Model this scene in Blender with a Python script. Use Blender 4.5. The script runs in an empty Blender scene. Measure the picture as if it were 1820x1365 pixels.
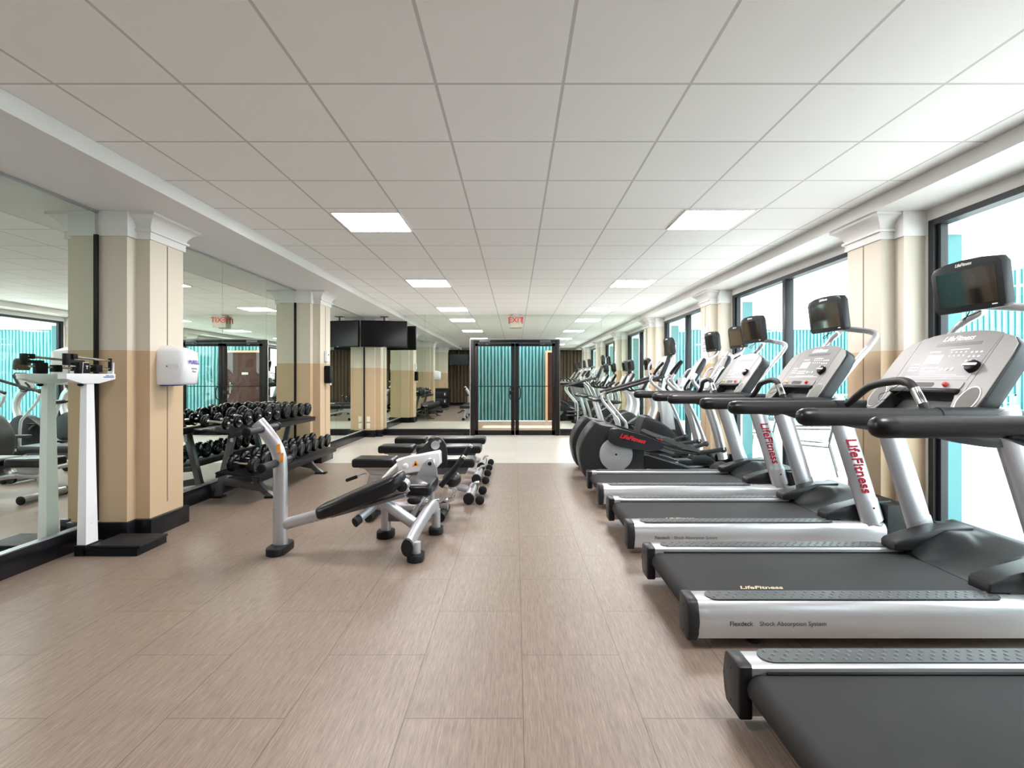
import bpy, bmesh, math, random
from mathutils import Vector, Matrix, Euler
random.seed(7)
PI = math.pi
S = bpy.context.scene
COL = S.collection

# ------------------------------------------------------------------ camera
cam_d = bpy.data.cameras.new('camera'); cam = bpy.data.objects.new('camera', cam_d); COL.objects.link(cam)
cam.location = (0, 0, 1.28); cam.rotation_euler = (PI/2, 0, 0)
cam_d.sensor_width = 36; cam_d.lens = 36*925/1820
cam_d.shift_x = -6/1820; cam_d.shift_y = -10.5/1820
cam_d.clip_start = .02; cam_d.clip_end = 200
S.camera = cam
# ------------------------------------------------------------------ world and exposure
W = bpy.data.worlds.new('sky'); S.world = W; W.use_nodes = True
bg = W.node_tree.nodes['Background']; bg.inputs[0].default_value = (.90, .95, 1, 1); bg.inputs[1].default_value = 3.2
sun_d = bpy.data.lights.new('sun', 'SUN'); sun = bpy.data.objects.new('sun', sun_d); COL.objects.link(sun)
sun_d.energy = 4; sun_d.angle = .02; sun_d.color = (1, .955, .95)
sun.rotation_euler = Vector((-.12, .42, .9)).to_track_quat('Z', 'Y').to_euler()
S.view_settings.view_transform = 'Standard'; S.view_settings.look = 'None'
S.view_settings.exposure = 1.55; S.view_settings.gamma = 1; S.view_settings.use_curve_mapping = False
PANEL = 19.5          # strength of the ceiling panels

# ------------------------------------------------------------------ materials
def new_mat(name):
    m = bpy.data.materials.new(name); m.use_nodes = True
    return m, m.node_tree.nodes, m.node_tree.links, m.node_tree.nodes['Principled BSDF']
def mat(name, col, rough=.5, metal=0, coat=0, bump=0, bscale=200, var=0, vscale=6, spec=.5):
    m, N, L, b = new_mat(name)
    b.inputs['Base Color'].default_value = (*col, 1); b.inputs['Roughness'].default_value = rough
    b.inputs['Metallic'].default_value = metal; b.inputs['Coat Weight'].default_value = coat
    b.inputs['Specular IOR Level'].default_value = spec
    tc = N.new('ShaderNodeTexCoord')
    if var:
        n = N.new('ShaderNodeTexNoise'); n.inputs['Scale'].default_value = vscale; n.inputs['Detail'].default_value = 4
        r = N.new('ShaderNodeMix'); r.data_type = 'RGBA'
        r.inputs[6].default_value = (*[c*(1-var) for c in col], 1); r.inputs[7].default_value = (*[min(1, c*(1+var)) for c in col], 1)
        L.new(tc.outputs['Object'], n.inputs['Vector']); L.new(n.outputs['Fac'], r.inputs[0]); L.new(r.outputs[2], b.inputs['Base Color'])
    if bump:
        n = N.new('ShaderNodeTexNoise'); n.inputs['Scale'].default_value = bscale; n.inputs['Detail'].default_value = 3
        p = N.new('ShaderNodeBump'); p.inputs['Strength'].default_value = bump; p.inputs['Distance'].default_value = .002
        L.new(tc.outputs['Object'], n.inputs['Vector']); L.new(n.outputs['Fac'], p.inputs['Height']); L.new(p.outputs['Normal'], b.inputs['Normal'])
    return m
def emis(name, col, s):
    m, N, L, b = new_mat(name)
    b.inputs['Base Color'].default_value = (*col, 1); b.inputs['Emission Color'].default_value = (*col, 1); b.inputs['Emission Strength'].default_value = s
    return m
M = dict(
 silver=mat('silver paint', (.52, .52, .545), .36, .65, var=.04, vscale=3),
 silver_light=mat('light silver paint', (.60, .60, .615), .28, .6, var=.03, vscale=3),
 steel=mat('chrome steel', (.75, .75, .75), .16, 1),
 rack_grey=mat('grey rack paint', (.15, .15, .16), .35, .5),
 dark_grey=mat('dark grey plastic', (.016, .017, .020), .42, spec=.35, bump=.15, bscale=500),
 mid_grey=mat('mid grey plastic', (.085, .085, .09), .42),
 black=mat('black plastic', (.005, .005, .006), .45, spec=.2),
 rubber=mat('black rubber', (.010, .010, .012), .55, spec=.3),
 foam=mat('handrail foam', (.015, .0145, .014), .5, spec=.35, bump=.3, bscale=700),
 vinyl=mat('black vinyl', (.007, .007, .009), .3, bump=.04, bscale=260, spec=.4),
 urethane=mat('black urethane', (.004, .004, .005), .2, spec=.3),
 belt=mat('treadmill belt', (.024, .0235, .023), .68, spec=.22, bump=.6, bscale=900, var=.22, vscale=5),
 strip=mat('foot strip rubber', (.050, .058, .060), .5),
 shroud=mat('motor cover plastic', (.012, .0125, .0135), .42, spec=.35, bump=.25, bscale=600),
 face=mat('console face', (.235, .228, .22), .48, .2, spec=.3),
 panel=mat('console overlay', (.185, .178, .174), .4, 0, spec=.35),
 glyph=mat('white print', (.85, .85, .85), .5),
 grille=mat('speaker grille', (.12, .125, .105), .5, bump=.6, bscale=900),
 screen=mat('dark screen glass', (.012, .010, .009), .06, coat=.6),
 red=mat('red print', (.32, .0, .018), .5, spec=.2),
 arm=mat('black motor cover edge', (.009, .009, .010), .4, spec=.35, bump=.2, bscale=600),
 tip=mat('glossy black cap', (.008, .008, .008), .34, spec=.35),
 redb=mat('red button', (.6, .06, .05), .3),
 green=mat('green button', (.15, .5, .3), .3),
 cyan=mat('pale blue button', (.45, .7, .75), .3),
 yellow=mat('yellow key', (.75, .5, .12), .4),
 gold=mat('gold print', (.55, .42, .27), .4),
 text=mat('dark print', (.06, .06, .065), .5),
 white=mat('white enamel', (.80, .80, .81), .3, var=.02),
 wplastic=mat('white plastic', (.78, .78, .80), .35),
 railpaint=mat('grey railing paint', (.30, .31, .32), .4),
 blue=mat('blue print', (.03, .08, .42), .4),
 violet=mat('violet print', (.08, .04, .38), .4),
 orange=mat('orange warning label', (.85, .33, .03), .45),
 cream=mat('cream wall paint', (.63, .575, .475), .6, bump=.12, bscale=350, var=.02),
 tan=mat('tan wall paint', (.53, .385, .245), .6, bump=.12, bscale=350, var=.03),
 trimw=mat('white trim paint', (.76, .745, .73), .5, var=.01),
 soffit=mat('soffit paint', (.76, .73, .74), .6, bump=.25, bscale=220),
 wallp=mat('plain wall paint', (.60, .58, .54), .6),
 basetile=mat('black base tile', (.007, .007, .009), .25, spec=.3, var=.3, vscale=3),
 frameb=mat('black door frame metal', (.008, .006, .006), .45, spec=.25),
 frameg=mat('dark window frame metal', (.014, .016, .020), .4, spec=.35),
 alu=mat('bare aluminium', (.5, .5, .53), .3, .8),
 groove=mat('brown groove', (.20, .13, .08), .7),
 tealp=mat('teal column paint', (.05, .20, .215), .55, bump=.4, bscale=90, var=.06),
 patio=mat('pale patio tile', (.72, .66, .60), .6, var=.04),
 peach=mat('peach hall tile', (.72, .47, .33), .45, var=.05, vscale=12),
 doorwood=mat('brown door', (.06, .017, .010), .4, spec=.3, var=.08, vscale=2),
 peachf=mat('peach door casing', (.68, .42, .25), .5),
 brass=mat('pale plaque', (.66, .66, .5), .4),
)
def tile_mat(name, col, mortar, bw, bh, off, msz, shift, swap, rough, grain=0, cvar=.04, bumpy=0):
    m, N, L, b = new_mat(name)
    tc = N.new('ShaderNodeTexCoord'); sp = N.new('ShaderNodeSeparateXYZ'); cb = N.new('ShaderNodeCombineXYZ')
    L.new(tc.outputs['Object'], sp.inputs[0])
    ax, ay = N.new('ShaderNodeMath'), N.new('ShaderNodeMath'); ax.operation = ay.operation = 'ADD'
    ax.inputs[1].default_value = shift[0]; ay.inputs[1].default_value = shift[1]
    L.new(sp.outputs['Y' if swap else 'X'], ax.inputs[0]); L.new(sp.outputs['X' if swap else 'Y'], ay.inputs[0])
    L.new(ax.outputs[0], cb.inputs[0]); L.new(ay.outputs[0], cb.inputs[1])
    br = N.new('ShaderNodeTexBrick'); br.offset = off; br.squash = 1
    br.inputs['Scale'].default_value = 1; br.inputs['Mortar Size'].default_value = msz; br.inputs['Mortar Smooth'].default_value = .1
    br.inputs['Brick Width'].default_value = bw; br.inputs['Row Height'].default_value = bh; br.inputs['Bias'].default_value = 0
    br.inputs['Color1'].default_value = (*[c*(1-cvar) for c in col], 1); br.inputs['Color2'].default_value = (*[c*(1+cvar) for c in col], 1)
    br.inputs['Mortar'].default_value = (*mortar, 1)
    L.new(cb.outputs[0], br.inputs['Vector']); out = br.outputs['Color']
    b.inputs['Roughness'].default_value = rough
    if grain:
        prev = out
        for sc, amt, st in ((170, grain*2.1, .06), (60, grain*1.0, .04), (2.2, grain*.35, 1)):
            mp = N.new('ShaderNodeMapping'); mp.inputs['Scale'].default_value = (sc, sc*st, 1)
            n = N.new('ShaderNodeTexNoise'); n.inputs['Scale'].default_value = 1; n.inputs['Detail'].default_value = 5; n.inputs['Roughness'].default_value = .65
            L.new(tc.outputs['Object'], mp.inputs[0]); L.new(mp.outputs[0], n.inputs['Vector'])
            mr = N.new('ShaderNodeMapRange'); mr.inputs[1].default_value = .28; mr.inputs[2].default_value = .72
            mr.inputs[3].default_value = 1-amt; mr.inputs[4].default_value = 1+amt; L.new(n.outputs['Fac'], mr.inputs[0])
            vm = N.new('ShaderNodeVectorMath'); vm.operation = 'SCALE'; L.new(prev, vm.inputs[0]); L.new(mr.outputs[0], vm.inputs['Scale']); prev = vm.outputs[0]
        L.new(prev, b.inputs['Base Color'])
    else: L.new(out, b.inputs['Base Color'])
    if bumpy:
        n = N.new('ShaderNodeTexNoise'); n.inputs['Scale'].default_value = 150
        p = N.new('ShaderNodeBump'); p.inputs['Strength'].default_value = bumpy; p.inputs['Distance'].default_value = .002
        L.new(tc.outputs['Object'], n.inputs['Vector']); L.new(n.outputs['Fac'], p.inputs['Height']); L.new(p.outputs['Normal'], b.inputs['Normal'])
    return m
M['floor'] = tile_mat('brown plank floor', (.212, .160, .126), (.115, .08, .06), .9, .448, .5, .0022, (-1.957, -.03), True, .42, grain=.16, cvar=.03)
M['floor2'] = tile_mat('cream floor tile', (.47, .43, .38), (.40, .36, .32), .61, .61, 0, .002, (0, .1), False, .35)
M['ceil'] = tile_mat('ceiling tile', (.93, .91, .905), (.60, .58, .57), .61, .61, 0, .008, (.381+6.1, -2.494+12.2), False, .75, cvar=.008, bumpy=.08)
M['patio'] = tile_mat('patio paving', (.68, .635, .61), (.45, .42, .4), .6, .6, 0, .004, (0, 0), False, .6)
M['hall'] = tile_mat('hall floor tile', (.46, .29, .20), (.26, .17, .12), .4, .4, 0, .006, (0, 0), False, .4)
# fluted teal wall and brown drapes: streaked colours, with the wall's grooves darker than its ribs
def streak(name, c1, c2, scale, stretch, rough):
    m, N, L, b = new_mat(name)
    tc = N.new('ShaderNodeTexCoord'); mp = N.new('ShaderNodeMapping'); mp.inputs['Scale'].default_value = stretch
    n = N.new('ShaderNodeTexNoise'); n.inputs['Scale'].default_value = scale; n.inputs['Detail'].default_value = 6
    r = N.new('ShaderNodeMix'); r.data_type = 'RGBA'; r.inputs[6].default_value = (*c1, 1); r.inputs[7].default_value = (*c2, 1)
    L.new(tc.outputs['Object'], mp.inputs[0]); L.new(mp.outputs[0], n.inputs['Vector']); L.new(n.outputs['Fac'], r.inputs[0]); L.new(r.outputs[2], b.inputs['Base Color'])
    b.inputs['Roughness'].default_value = rough
    return m
M['flute'] = streak('pale teal rib', (.085, .30, .315), (.22, .42, .43), 3, (6, 6, 1), .6)
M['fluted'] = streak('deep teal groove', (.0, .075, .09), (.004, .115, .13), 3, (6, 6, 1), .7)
M['drape'] = streak('brown drape', (.035, .02, .011), (.12, .075, .04), 4, (6, 1, .3), .6)
# mirror, glass
m, N, L, b = new_mat('mirror silver'); b.inputs['Base Color'].default_value = (.80, .865, .80, 1); b.inputs['Metallic'].default_value = 1; b.inputs['Roughness'].default_value = .0
M['mirror'] = m
m, N, L, b = new_mat('clear glass'); N.remove(b)
o = N['Material Output']; tr = N.new('ShaderNodeBsdfTransparent'); gl = N.new('ShaderNodeBsdfGlossy'); gl.inputs['Roughness'].default_value = 0
tr.inputs[0].default_value = (.93, .985, .975, 1); mx = N.new('ShaderNodeMixShader'); fr = N.new('ShaderNodeLayerWeight'); fr.inputs[0].default_value = .5
pw = N.new('ShaderNodeMath'); pw.operation = 'POWER'; pw.inputs[1].default_value = 4; ma = N.new('ShaderNodeMath'); ma.operation = 'MULTIPLY_ADD'; ma.inputs[1].default_value = .45; ma.inputs[2].default_value = .025
L.new(fr.outputs['Facing'], pw.inputs[0]); L.new(pw.outputs[0], ma.inputs[0]); L.new(ma.outputs[0], mx.inputs[0]); L.new(tr.outputs[0], mx.inputs[1]); L.new(gl.outputs[0], mx.inputs[2]); L.new(mx.outputs[0], o.inputs[0])
M['glass'] = m
M['lamp'] = emis('lamp diffuser', (1, .955, .965), PANEL)

# ------------------------------------------------------------------ mesh builder
class MB:
    def __init__(s, ox=0, oy=0, oz=0): s.bm = bmesh.new(); s.o = Vector((ox, oy, oz))
    def _add(s, verts, faces):
        v = [s.bm.verts.new(Vector(p)-s.o) for p in verts]
        for f in faces:
            try: s.bm.faces.new([v[i] for i in f])
            except ValueError: pass
        return v
    def box(s, x0, x1, y0, y1, z0, z1, bev=0, seg=2):
        v = s._add([(x, y, z) for x in (x0, x1) for y in (y0, y1) for z in (z0, z1)],
                   [(0,1,3,2),(4,6,7,5),(0,4,5,1),(2,3,7,6),(0,2,6,4),(1,5,7,3)])
        if bev:
            es = list({e for q in v for e in q.link_edges})
            bmesh.ops.bevel(s.bm, geom=es, offset=bev, segments=seg, profile=.5, affect='EDGES')
        return s
    def obox(s, c, ax, ay, az, hx, hy, hz, bev=0, seg=2):
        c = Vector(c); ax, ay, az = Vector(ax).normalized(), Vector(ay).normalized(), Vector(az).normalized()
        v = s._add([c+ax*hx*i+ay*hy*j+az*hz*k for i in (-1,1) for j in (-1,1) for k in (-1,1)],
                   [(0,1,3,2),(4,6,7,5),(0,4,5,1),(2,3,7,6),(0,2,6,4),(1,5,7,3)])
        if bev:
            es = list({e for q in v for e in q.link_edges})
            bmesh.ops.bevel(s.bm, geom=es, offset=bev, segments=seg, profile=.5, affect='EDGES')
        return s
    def rings(s, rs, cap=True):
        n = len(rs[0]); vs = []
        for r in rs: vs += r
        f = []
        for k in range(len(rs)-1):
            for i in range(n):
                j = (i+1) % n; f.append((k*n+i, k*n+j, (k+1)*n+j, (k+1)*n+i))
        if cap: f.append(tuple(range(n-1, -1, -1))); f.append(tuple(range((len(rs)-1)*n, len(rs)*n)))
        s._add(vs, f); return s
    def tube(s, pts, r, b=None, up=(0,0,1), seg=14, smooth=0, rnd=False):
        """sweep an ellipse (r along up-side axis, b along the other) along pts; r may be a list"""
        P = [Vector(p) for p in pts]
        if smooth and len(P) > 2:
            Q = []
            for i in range(len(P)-1):
                p0, p1, p2, p3 = P[max(0, i-1)], P[i], P[i+1], P[min(len(P)-1, i+2)]
                for k in range(smooth):
                    t = k/smooth
                    Q.append(.5*((2*p1)+(p2-p0)*t+(2*p0-5*p1+4*p2-p3)*t*t+(3*p1-p0-3*p2+p3)*t**3))
            Q.append(P[-1]); P2 = Q
        else: P2 = P
        n = len(P2)
        R = [r]*n if not isinstance(r, (list, tuple)) else [r[0]+(r[-1]-r[0])*i/(n-1) if len(r) == 2 else r[min(len(r)-1, int(round(i*(len(r)-1)/(n-1))))] for i in range(n)]
        rat = 1 if b is None else b/(R[0] or 1)
        up = Vector(up); rs = []; prev = None; items = []
        for i, p in enumerate(P2):
            t = (P2[min(i+1, n-1)]-P2[max(i-1, 0)]).normalized()
            if prev is None:
                a = up-t*up.dot(t)
                if a.length < 1e-3: a = Vector((1,0,0))-t*t.x
                if a.length < 1e-3: a = Vector((0,1,0))-t*t.y
            else: a = prev-t*prev.dot(t)
            a.normalize(); prev = a; c = t.cross(a)
            items.append((p, t, a, c, R[i]))
        if rnd:
            p, t, a, c, rr = items[0]; pre = [(p-t*rr*math.sin(q), t, a, c, rr*math.cos(q)) for q in (1.35, 1.0, .6, .3)]
            p, t, a, c, rr = items[-1]; post = [(p+t*rr*math.sin(q), t, a, c, rr*math.cos(q)) for q in (.3, .6, 1.0, 1.35)]
            items = pre+items+post
        for p, t, a, c, rr in items:
            rs.append([p+a*rr*math.cos(2*PI*k/seg)+c*rr*rat*math.sin(2*PI*k/seg) for k in range(seg)])
        return s.rings(rs)
    def cyl(s, p0, p1, r, r1=None, seg=20, bev=0):
        p0, p1 = Vector(p0), Vector(p1)
        if r1 is None: r1 = r
        if bev:
            d = (p1-p0).normalized(); prof = [(p0, r-bev), (p0+d*bev*.4, r-bev*.35), (p0+d*bev, r), (p1-d*bev, r1), (p1-d*bev*.4, r1-bev*.35), (p1, r1-bev)]
        else: prof = [(p0, r), (p1, r1)]
        t = (p1-p0).normalized(); a = Vector((0,0,1))-t*t.z
        if a.length < 1e-3: a = Vector((1,0,0))-t*t.x
        a.normalize(); c = t.cross(a)
        return s.rings([[p+a*q*math.cos(2*PI*k/seg)+c*q*math.sin(2*PI*k/seg) for k in range(seg)] for p, q in prof])
    def prism(s, poly, axis, a0, a1, bev=0, seg=2):
        """extrude a 2D polygon; axis 'x': (y,z), 'y': (x,z), 'z': (x,y)"""
        def mk(u, v, w): return {'x': (w, u, v), 'y': (u, w, v), 'z': (u, v, w)}[axis]
        n = len(poly)
        v = s._add([mk(u, w, a0) for u, w in poly]+[mk(u, w, a1) for u, w in poly],
                   [tuple(range(n-1, -1, -1)), tuple(range(n, 2*n))]+[(i, (i+1) % n, n+(i+1) % n, n+i) for i in range(n)])
        if bev:
            es = [e for e in {e for q in v for e in q.link_edges} if abs((e.verts[0].co+s.o)['xyz'.index(axis)]-(e.verts[1].co+s.o)['xyz'.index(axis)]) < 1e-6]
            bmesh.ops.bevel(s.bm, geom=es, offset=bev, segments=seg, profile=.5, affect='EDGES')
        return s
    def ell(s, c, rx, ry, rz, u=16, v=10, half=False):
        c = Vector(c); rs = []
        lo = 0 if half else -PI/2
        for i in range(v+1):
            q = lo+(PI/2-lo)*i/v; q = max(-PI/2+.02, min(PI/2-.02, q))
            rs.append([c+Vector((rx*math.cos(q)*math.cos(2*PI*k/u), ry*math.cos(q)*math.sin(2*PI*k/u), rz*math.sin(q))) for k in range(u)])
        return s.rings(rs)
    def grid(s, fn, nu, nv):
        v = [fn(i/nu, j/nv) for j in range(nv+1) for i in range(nu+1)]
        s._add(v, [(j*(nu+1)+i, j*(nu+1)+i+1, (j+1)*(nu+1)+i+1, (j+1)*(nu+1)+i) for j in range(nv) for i in range(nu)]); return s
    def mesh(s, name, m, ang=38):
        bm = s.bm
        bmesh.ops.recalc_face_normals(bm, faces=bm.faces[:])
        for f in bm.faces: f.smooth = True
        ca = math.radians(ang)
        for e in bm.edges:
            if len(e.link_faces) == 2 and e.calc_face_angle(0) > ca: e.smooth = False
        me = bpy.data.meshes.new(name); bm.to_mesh(me); bm.free()
        for q in (m if isinstance(m, (list, tuple)) else [m]): me.materials.append(q)
        return me
def smooth2(pts, n=6, closed=True):
    out = []; N_ = len(pts); P = [Vector((p[0], p[1])) for p in pts]
    for i in range(N_ if closed else N_-1):
        g = (lambda k: P[k % N_]) if closed else (lambda k: P[max(0, min(N_-1, k))])
        p0, p1, p2, p3 = g(i-1), g(i), g(i+1), g(i+2)
        for k in range(n):
            t = k/n; q = .5*((2*p1)+(p2-p0)*t+(2*p0-5*p1+4*p2-p3)*t*t+(3*p1-p0-3*p2+p3)*t**3); out.append((q.x, q.y))
    if not closed: out.append((P[-1].x, P[-1].y))
    return out
def rrect(x0, x1, y0, y1, r, n=5):
    out = []
    for cx, cy, a in ((x1-r, y1-r, 0), (x0+r, y1-r, 90), (x0+r, y0+r, 180), (x1-r, y0+r, 270)):
        for k in range(n+1):
            q = math.radians(a+90*k/n); out.append((cx+r*math.cos(q), cy+r*math.sin(q)))
    return out
def oval(cx, cy, rx, ry, n=28): return [(cx+rx*math.cos(2*PI*k/n), cy+ry*math.sin(2*PI*k/n)) for k in range(n)]

def obj(name, mb, m, parent=None, loc=None, mtx=None, ang=38, label=None):
    me = mb.mesh(name, m, ang) if isinstance(mb, MB) else mb
    o = bpy.data.objects.new(name, me); COL.objects.link(o)
    if parent: o.parent = parent
    if loc: o.location = loc
    if mtx: o.matrix_local = mtx
    if label: o['label'] = label
    return o
def tag(o, label, cat, group=None):
    o['label'] = label; o['category'] = cat
    if group: o['group'] = group
    return o
def thing(name, label, cat, loc=(0,0,0), rz=0, group=None):
    o = bpy.data.objects.new(name, None); COL.objects.link(o); o.empty_display_size = .1
    o.location = loc; o.rotation_euler = (0, 0, rz); return tag(o, label, cat, group)
def struct(name, mb=None, m=None, parent=None, loc=None):
    if mb is None:
        o = bpy.data.objects.new(name, None); COL.objects.link(o)
        if parent: o.parent = parent
    else: o = obj(name, mb, m, parent)
    if loc: o.location = loc
    o['kind'] = 'structure'; return o
def copy_tree(o, parent=None):
    c = o.copy(); COL.objects.link(c)
    if parent: c.parent = parent
    for ch in [q for q in bpy.data.objects if q.parent == o]: copy_tree(ch, c)
    return c
_tc = {}
def text_mesh(s, size, m, shear=0, ext=.0006, space=1, bold=0):
    cu = bpy.data.curves.new('t', 'FONT'); cu.body = s; cu.size = size; cu.shear = shear; cu.extrude = ext; cu.space_character = space; cu.offset = bold
    cu.align_x = 'CENTER'; cu.align_y = 'CENTER'
    o = bpy.data.objects.new('t', cu); COL.objects.link(o)
    dg = bpy.context.evaluated_depsgraph_get(); me = bpy.data.meshes.new_from_object(o.evaluated_get(dg))
    bpy.data.objects.remove(o); bpy.data.curves.remove(cu)
    me.materials.clear(); me.materials.append(m); return me
def text(name, s, size, m, parent, loc, rot=(PI/2,0,0), shear=0, space=1, bold=0, mtx=None, ext=.0006):
    me = text_mesh(s, size, m, shear, ext, space, bold); me.name = name
    o = bpy.data.objects.new(name, me); COL.objects.link(o); o.parent = parent
    if mtx: o.matrix_local = mtx
    else: o.location = loc; o.rotation_euler = rot
    return o
def frame_mtx(loc, x, y):
    x = Vector(x).normalized(); y = Vector(y); y = (y-x*y.dot(x)).normalized(); z = x.cross(y)
    m_ = Matrix((x, y, z)).transposed().to_4x4(); m_.translation = Vector(loc); return m_

# ------------------------------------------------------------------ room shell
XL, XR, YF, YB, ZC, ZS = -3.30, 3.22, 11.63, -1.05, 2.69, 2.59
struct('floor', MB().box(XL-.3, XR+.1, YB-.2, 7.84, -.1, 0), M['floor'])
q = struct('floor_tile', MB().box(XL-.3, XR+.1, 7.84, YF+.12, -.1, .001), M['floor2'])
struct('ceiling', MB().box(XL-.3, XR+.3, YB-.2, YF+.2, ZC, ZC+.12), M['ceil'])
struct('wall_left', MB().box(XL-.25, XL, YB-.2, YF+.2, 0, ZC), M['wallp'])
f = MB().box(XL-.25, -1.0, YF+.012, YF+.2, 0, ZC).box(.985, XR+.3, YF+.012, YF+.2, 0, ZC).box(-1.0, .985, YF+.012, YF+.2, 2.14, ZC)
struct('wall_far', f, M['wallp'])
struct('wall_back', MB().box(XL-.25, XR+.3, YB-.2, YB-.05, 0, ZC), M['wallp'])
# soffits: left with a pale fascia, right above the windows
struct('trim_1', MB().box(XL, -2.51, YB, YF, ZS, ZC-.002), M['soffit'])
struct('trim_2', MB().box(-2.512, -2.498, YB, YF, ZS-.004, ZC-.002), M['trimw'])
struct('trim_3', MB().box(2.81, XR+.06, YB, YF, ZS, ZC-.002), M['trimw'])
# right wall: header above the windows, pillars behind the columns
f = MB().box(XR, XR+.14, YB, YF, 2.50, ZC)
cols = [(.55, .965), (4.187, 4.605), (7.84, 8.26), (11.37, 11.63)]
for a, b_ in cols: f.box(XR, XR+.14, a-.14, min(b_+.14, YF), 0, 2.50)
struct('wall_right', f, M['trimw'])

# ------------------------------------------------------------------ columns
def column(side, a, b_, last=False):
    sg = -1 if side == 'left' else 1
    root = struct('column', loc=(sg*3.1, (a+b_)/2, 0))
    wall = abs(XL) if sg < 0 else XR
    ox, oy = sg*3.1, (a+b_)/2
    b2 = b_ if last else b_+.0
    bo = b_ if last else b_+.10
    def X(u): return sg*u
    def bx(mb, u0, u1, y0, y1, z0, z1, bev=0):
        x0, x1 = sorted((X(u0), X(u1))); return mb.box(x0, x1, y0, y1, z0, z1, bev)
    for nm, z0, z1, mm in (('lower_shaft', .14, 1.50, M['tan']), ('upper_shaft', 1.50, 2.40, M['cream'])):
        f = MB(ox, oy); bx(f, 3.05, wall-.001, a-.10, bo, z0, z1); bx(f, 2.94, 3.06, a, b2, z0, z1)
        obj(nm, f, mm, root)
    f = MB(ox, oy); bx(f, 3.03, wall-.001, a-.12, min(bo+.02, YF), 0, .15, .004); bx(f, 2.905, 3.05, a-.035, min(b2+.035, YF), 0, .15, .004)
    obj('base', f, M['basetile'], root)
    # capital: flat frieze, little bead, cove that flares to the soffit
    f = MB(ox, oy); bx(f, 3.035, wall-.001, a-.115, min(bo+.015, YF), 2.395, ZS-.001)
    bx(f, 2.925, 3.05, a-.015, min(b2+.015, YF), 2.395, 2.455)
    bx(f, 2.905, 3.05, a-.035, min(b2+.035, YF), 2.452, 2.470)
    prof = [(.0, 2.468), (.012, 2.50), (.035, 2.535), (.075, 2.565), (.085, 2.568), (.085, ZS-.001)]
    rs = []
    for e, z in prof:
        y0, y1 = a-.015-e, (b2+.015+e if not last else YF)
        rs.append([(X(2.925-e), y0, z), (X(3.05), y0, z), (X(3.05), y1, z), (X(2.925-e), y1, z)])
    f.rings(rs); obj('capital', f, M['trimw'], root)
    if not last:
        yc = (a+b_)/2
        f = MB(ox, oy); bx(f, 2.9385, 2.941, yc-.006, yc+.006, .24, 2.39); obj('groove', f, M['groove'], root)
    return root
for i, (a, b_) in enumerate(cols):
    column('left', a, b_, i == 3); column('right', a, b_, i == 3)

# left wall: mirrors between the columns, black base, aluminium ledge, black channels
bays = [(YB, .45), (1.065, 4.07), (4.705, 7.74), (8.36, 11.27)]
n_ = 0
bb = struct('baseboard_left', MB(), M['basetile'])
f = MB()
for y0, y1 in bays: f.box(XL+.001, XL+.055, y0, y1, 0, .158, .002)
bpy.data.objects.remove(bb); bb = struct('baseboard_left', f, M['basetile'])
f = MB()
for y0, y1 in bays: f.box(XL+.001, XL+.057, y0, y1, .159, .168)
struct('trim_4', f, M['alu'])
f = MB()
for y0, y1 in bays: f.box(XL+.001, XL+.040, y0, y1, 2.572, 2.588)
struct('trim_5', f, M['alu'])
f = MB()
for y in (4.05, 7.72, 11.25): f.box(XL+.001, XL+.045, y, y+.018, .17, 2.40)
struct('trim_6', f, M['frameb'])
def mirror_panel(x0, x1, y0, y1, z0, z1, label, group):
    o = obj('wall_mirror', MB().box(x0, x1, y0, y1, z0, z1), M['mirror']); tag(o, label, 'mirror', group)
seams = [(YB, .45, [.0]), (1.065, 4.05, [2.05, 3.05]), (4.705, 7.72, [5.81, 6.84]), (8.36, 11.25, [9.5, 10.48])]
names = ['behind the viewpoint', 'beside the weighing scale', 'behind the dumbbell rack', 'between the last two pillars']
order = ['nearest', 'middle', 'farthest']
for k, (y0, y1, ss) in enumerate(seams):
    if k == 0: continue
    ys = [y0]+ss+[y1]
    for j in range(len(ys)-1):
        mirror_panel(XL+.024, XL+.030, ys[j]+.0015, ys[j+1]-.0015, .17, 2.57, '%s of three mirror panels %s on the left wall' % (order[j], names[k]), 'mirror panels on the left wall')
f = MB().box(-2.93, -1.02, YF-.03, YF+.011, .001, .145, .002).box(1.0, 2.93, YF-.03, YF+.011, .001, .145, .002)
struct('baseboard_far', f, M['basetile'])
for x0, x1, lb in ((-2.93, -2.02, 'mirror panel on the far wall beside the left corner pillar, under the television'), (-2.0165, -1.02, 'mirror panel on the far wall directly left of the glass double door'),
                   (1.0, 1.92, 'mirror panel on the far wall directly right of the glass double door'), (1.9235, 2.93, 'mirror panel on the far wall in the right corner behind the machines')):
    mirror_panel(x0, x1, YF, YF+.008, .148, 2.688, lb, 'mirror panels on the far wall')
mirror_panel(-1.02, 1.0, YF, YF+.008, 2.16, 2.688, 'wide low mirror panel above the glass double door', 'mirror panels on the far wall')

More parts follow.
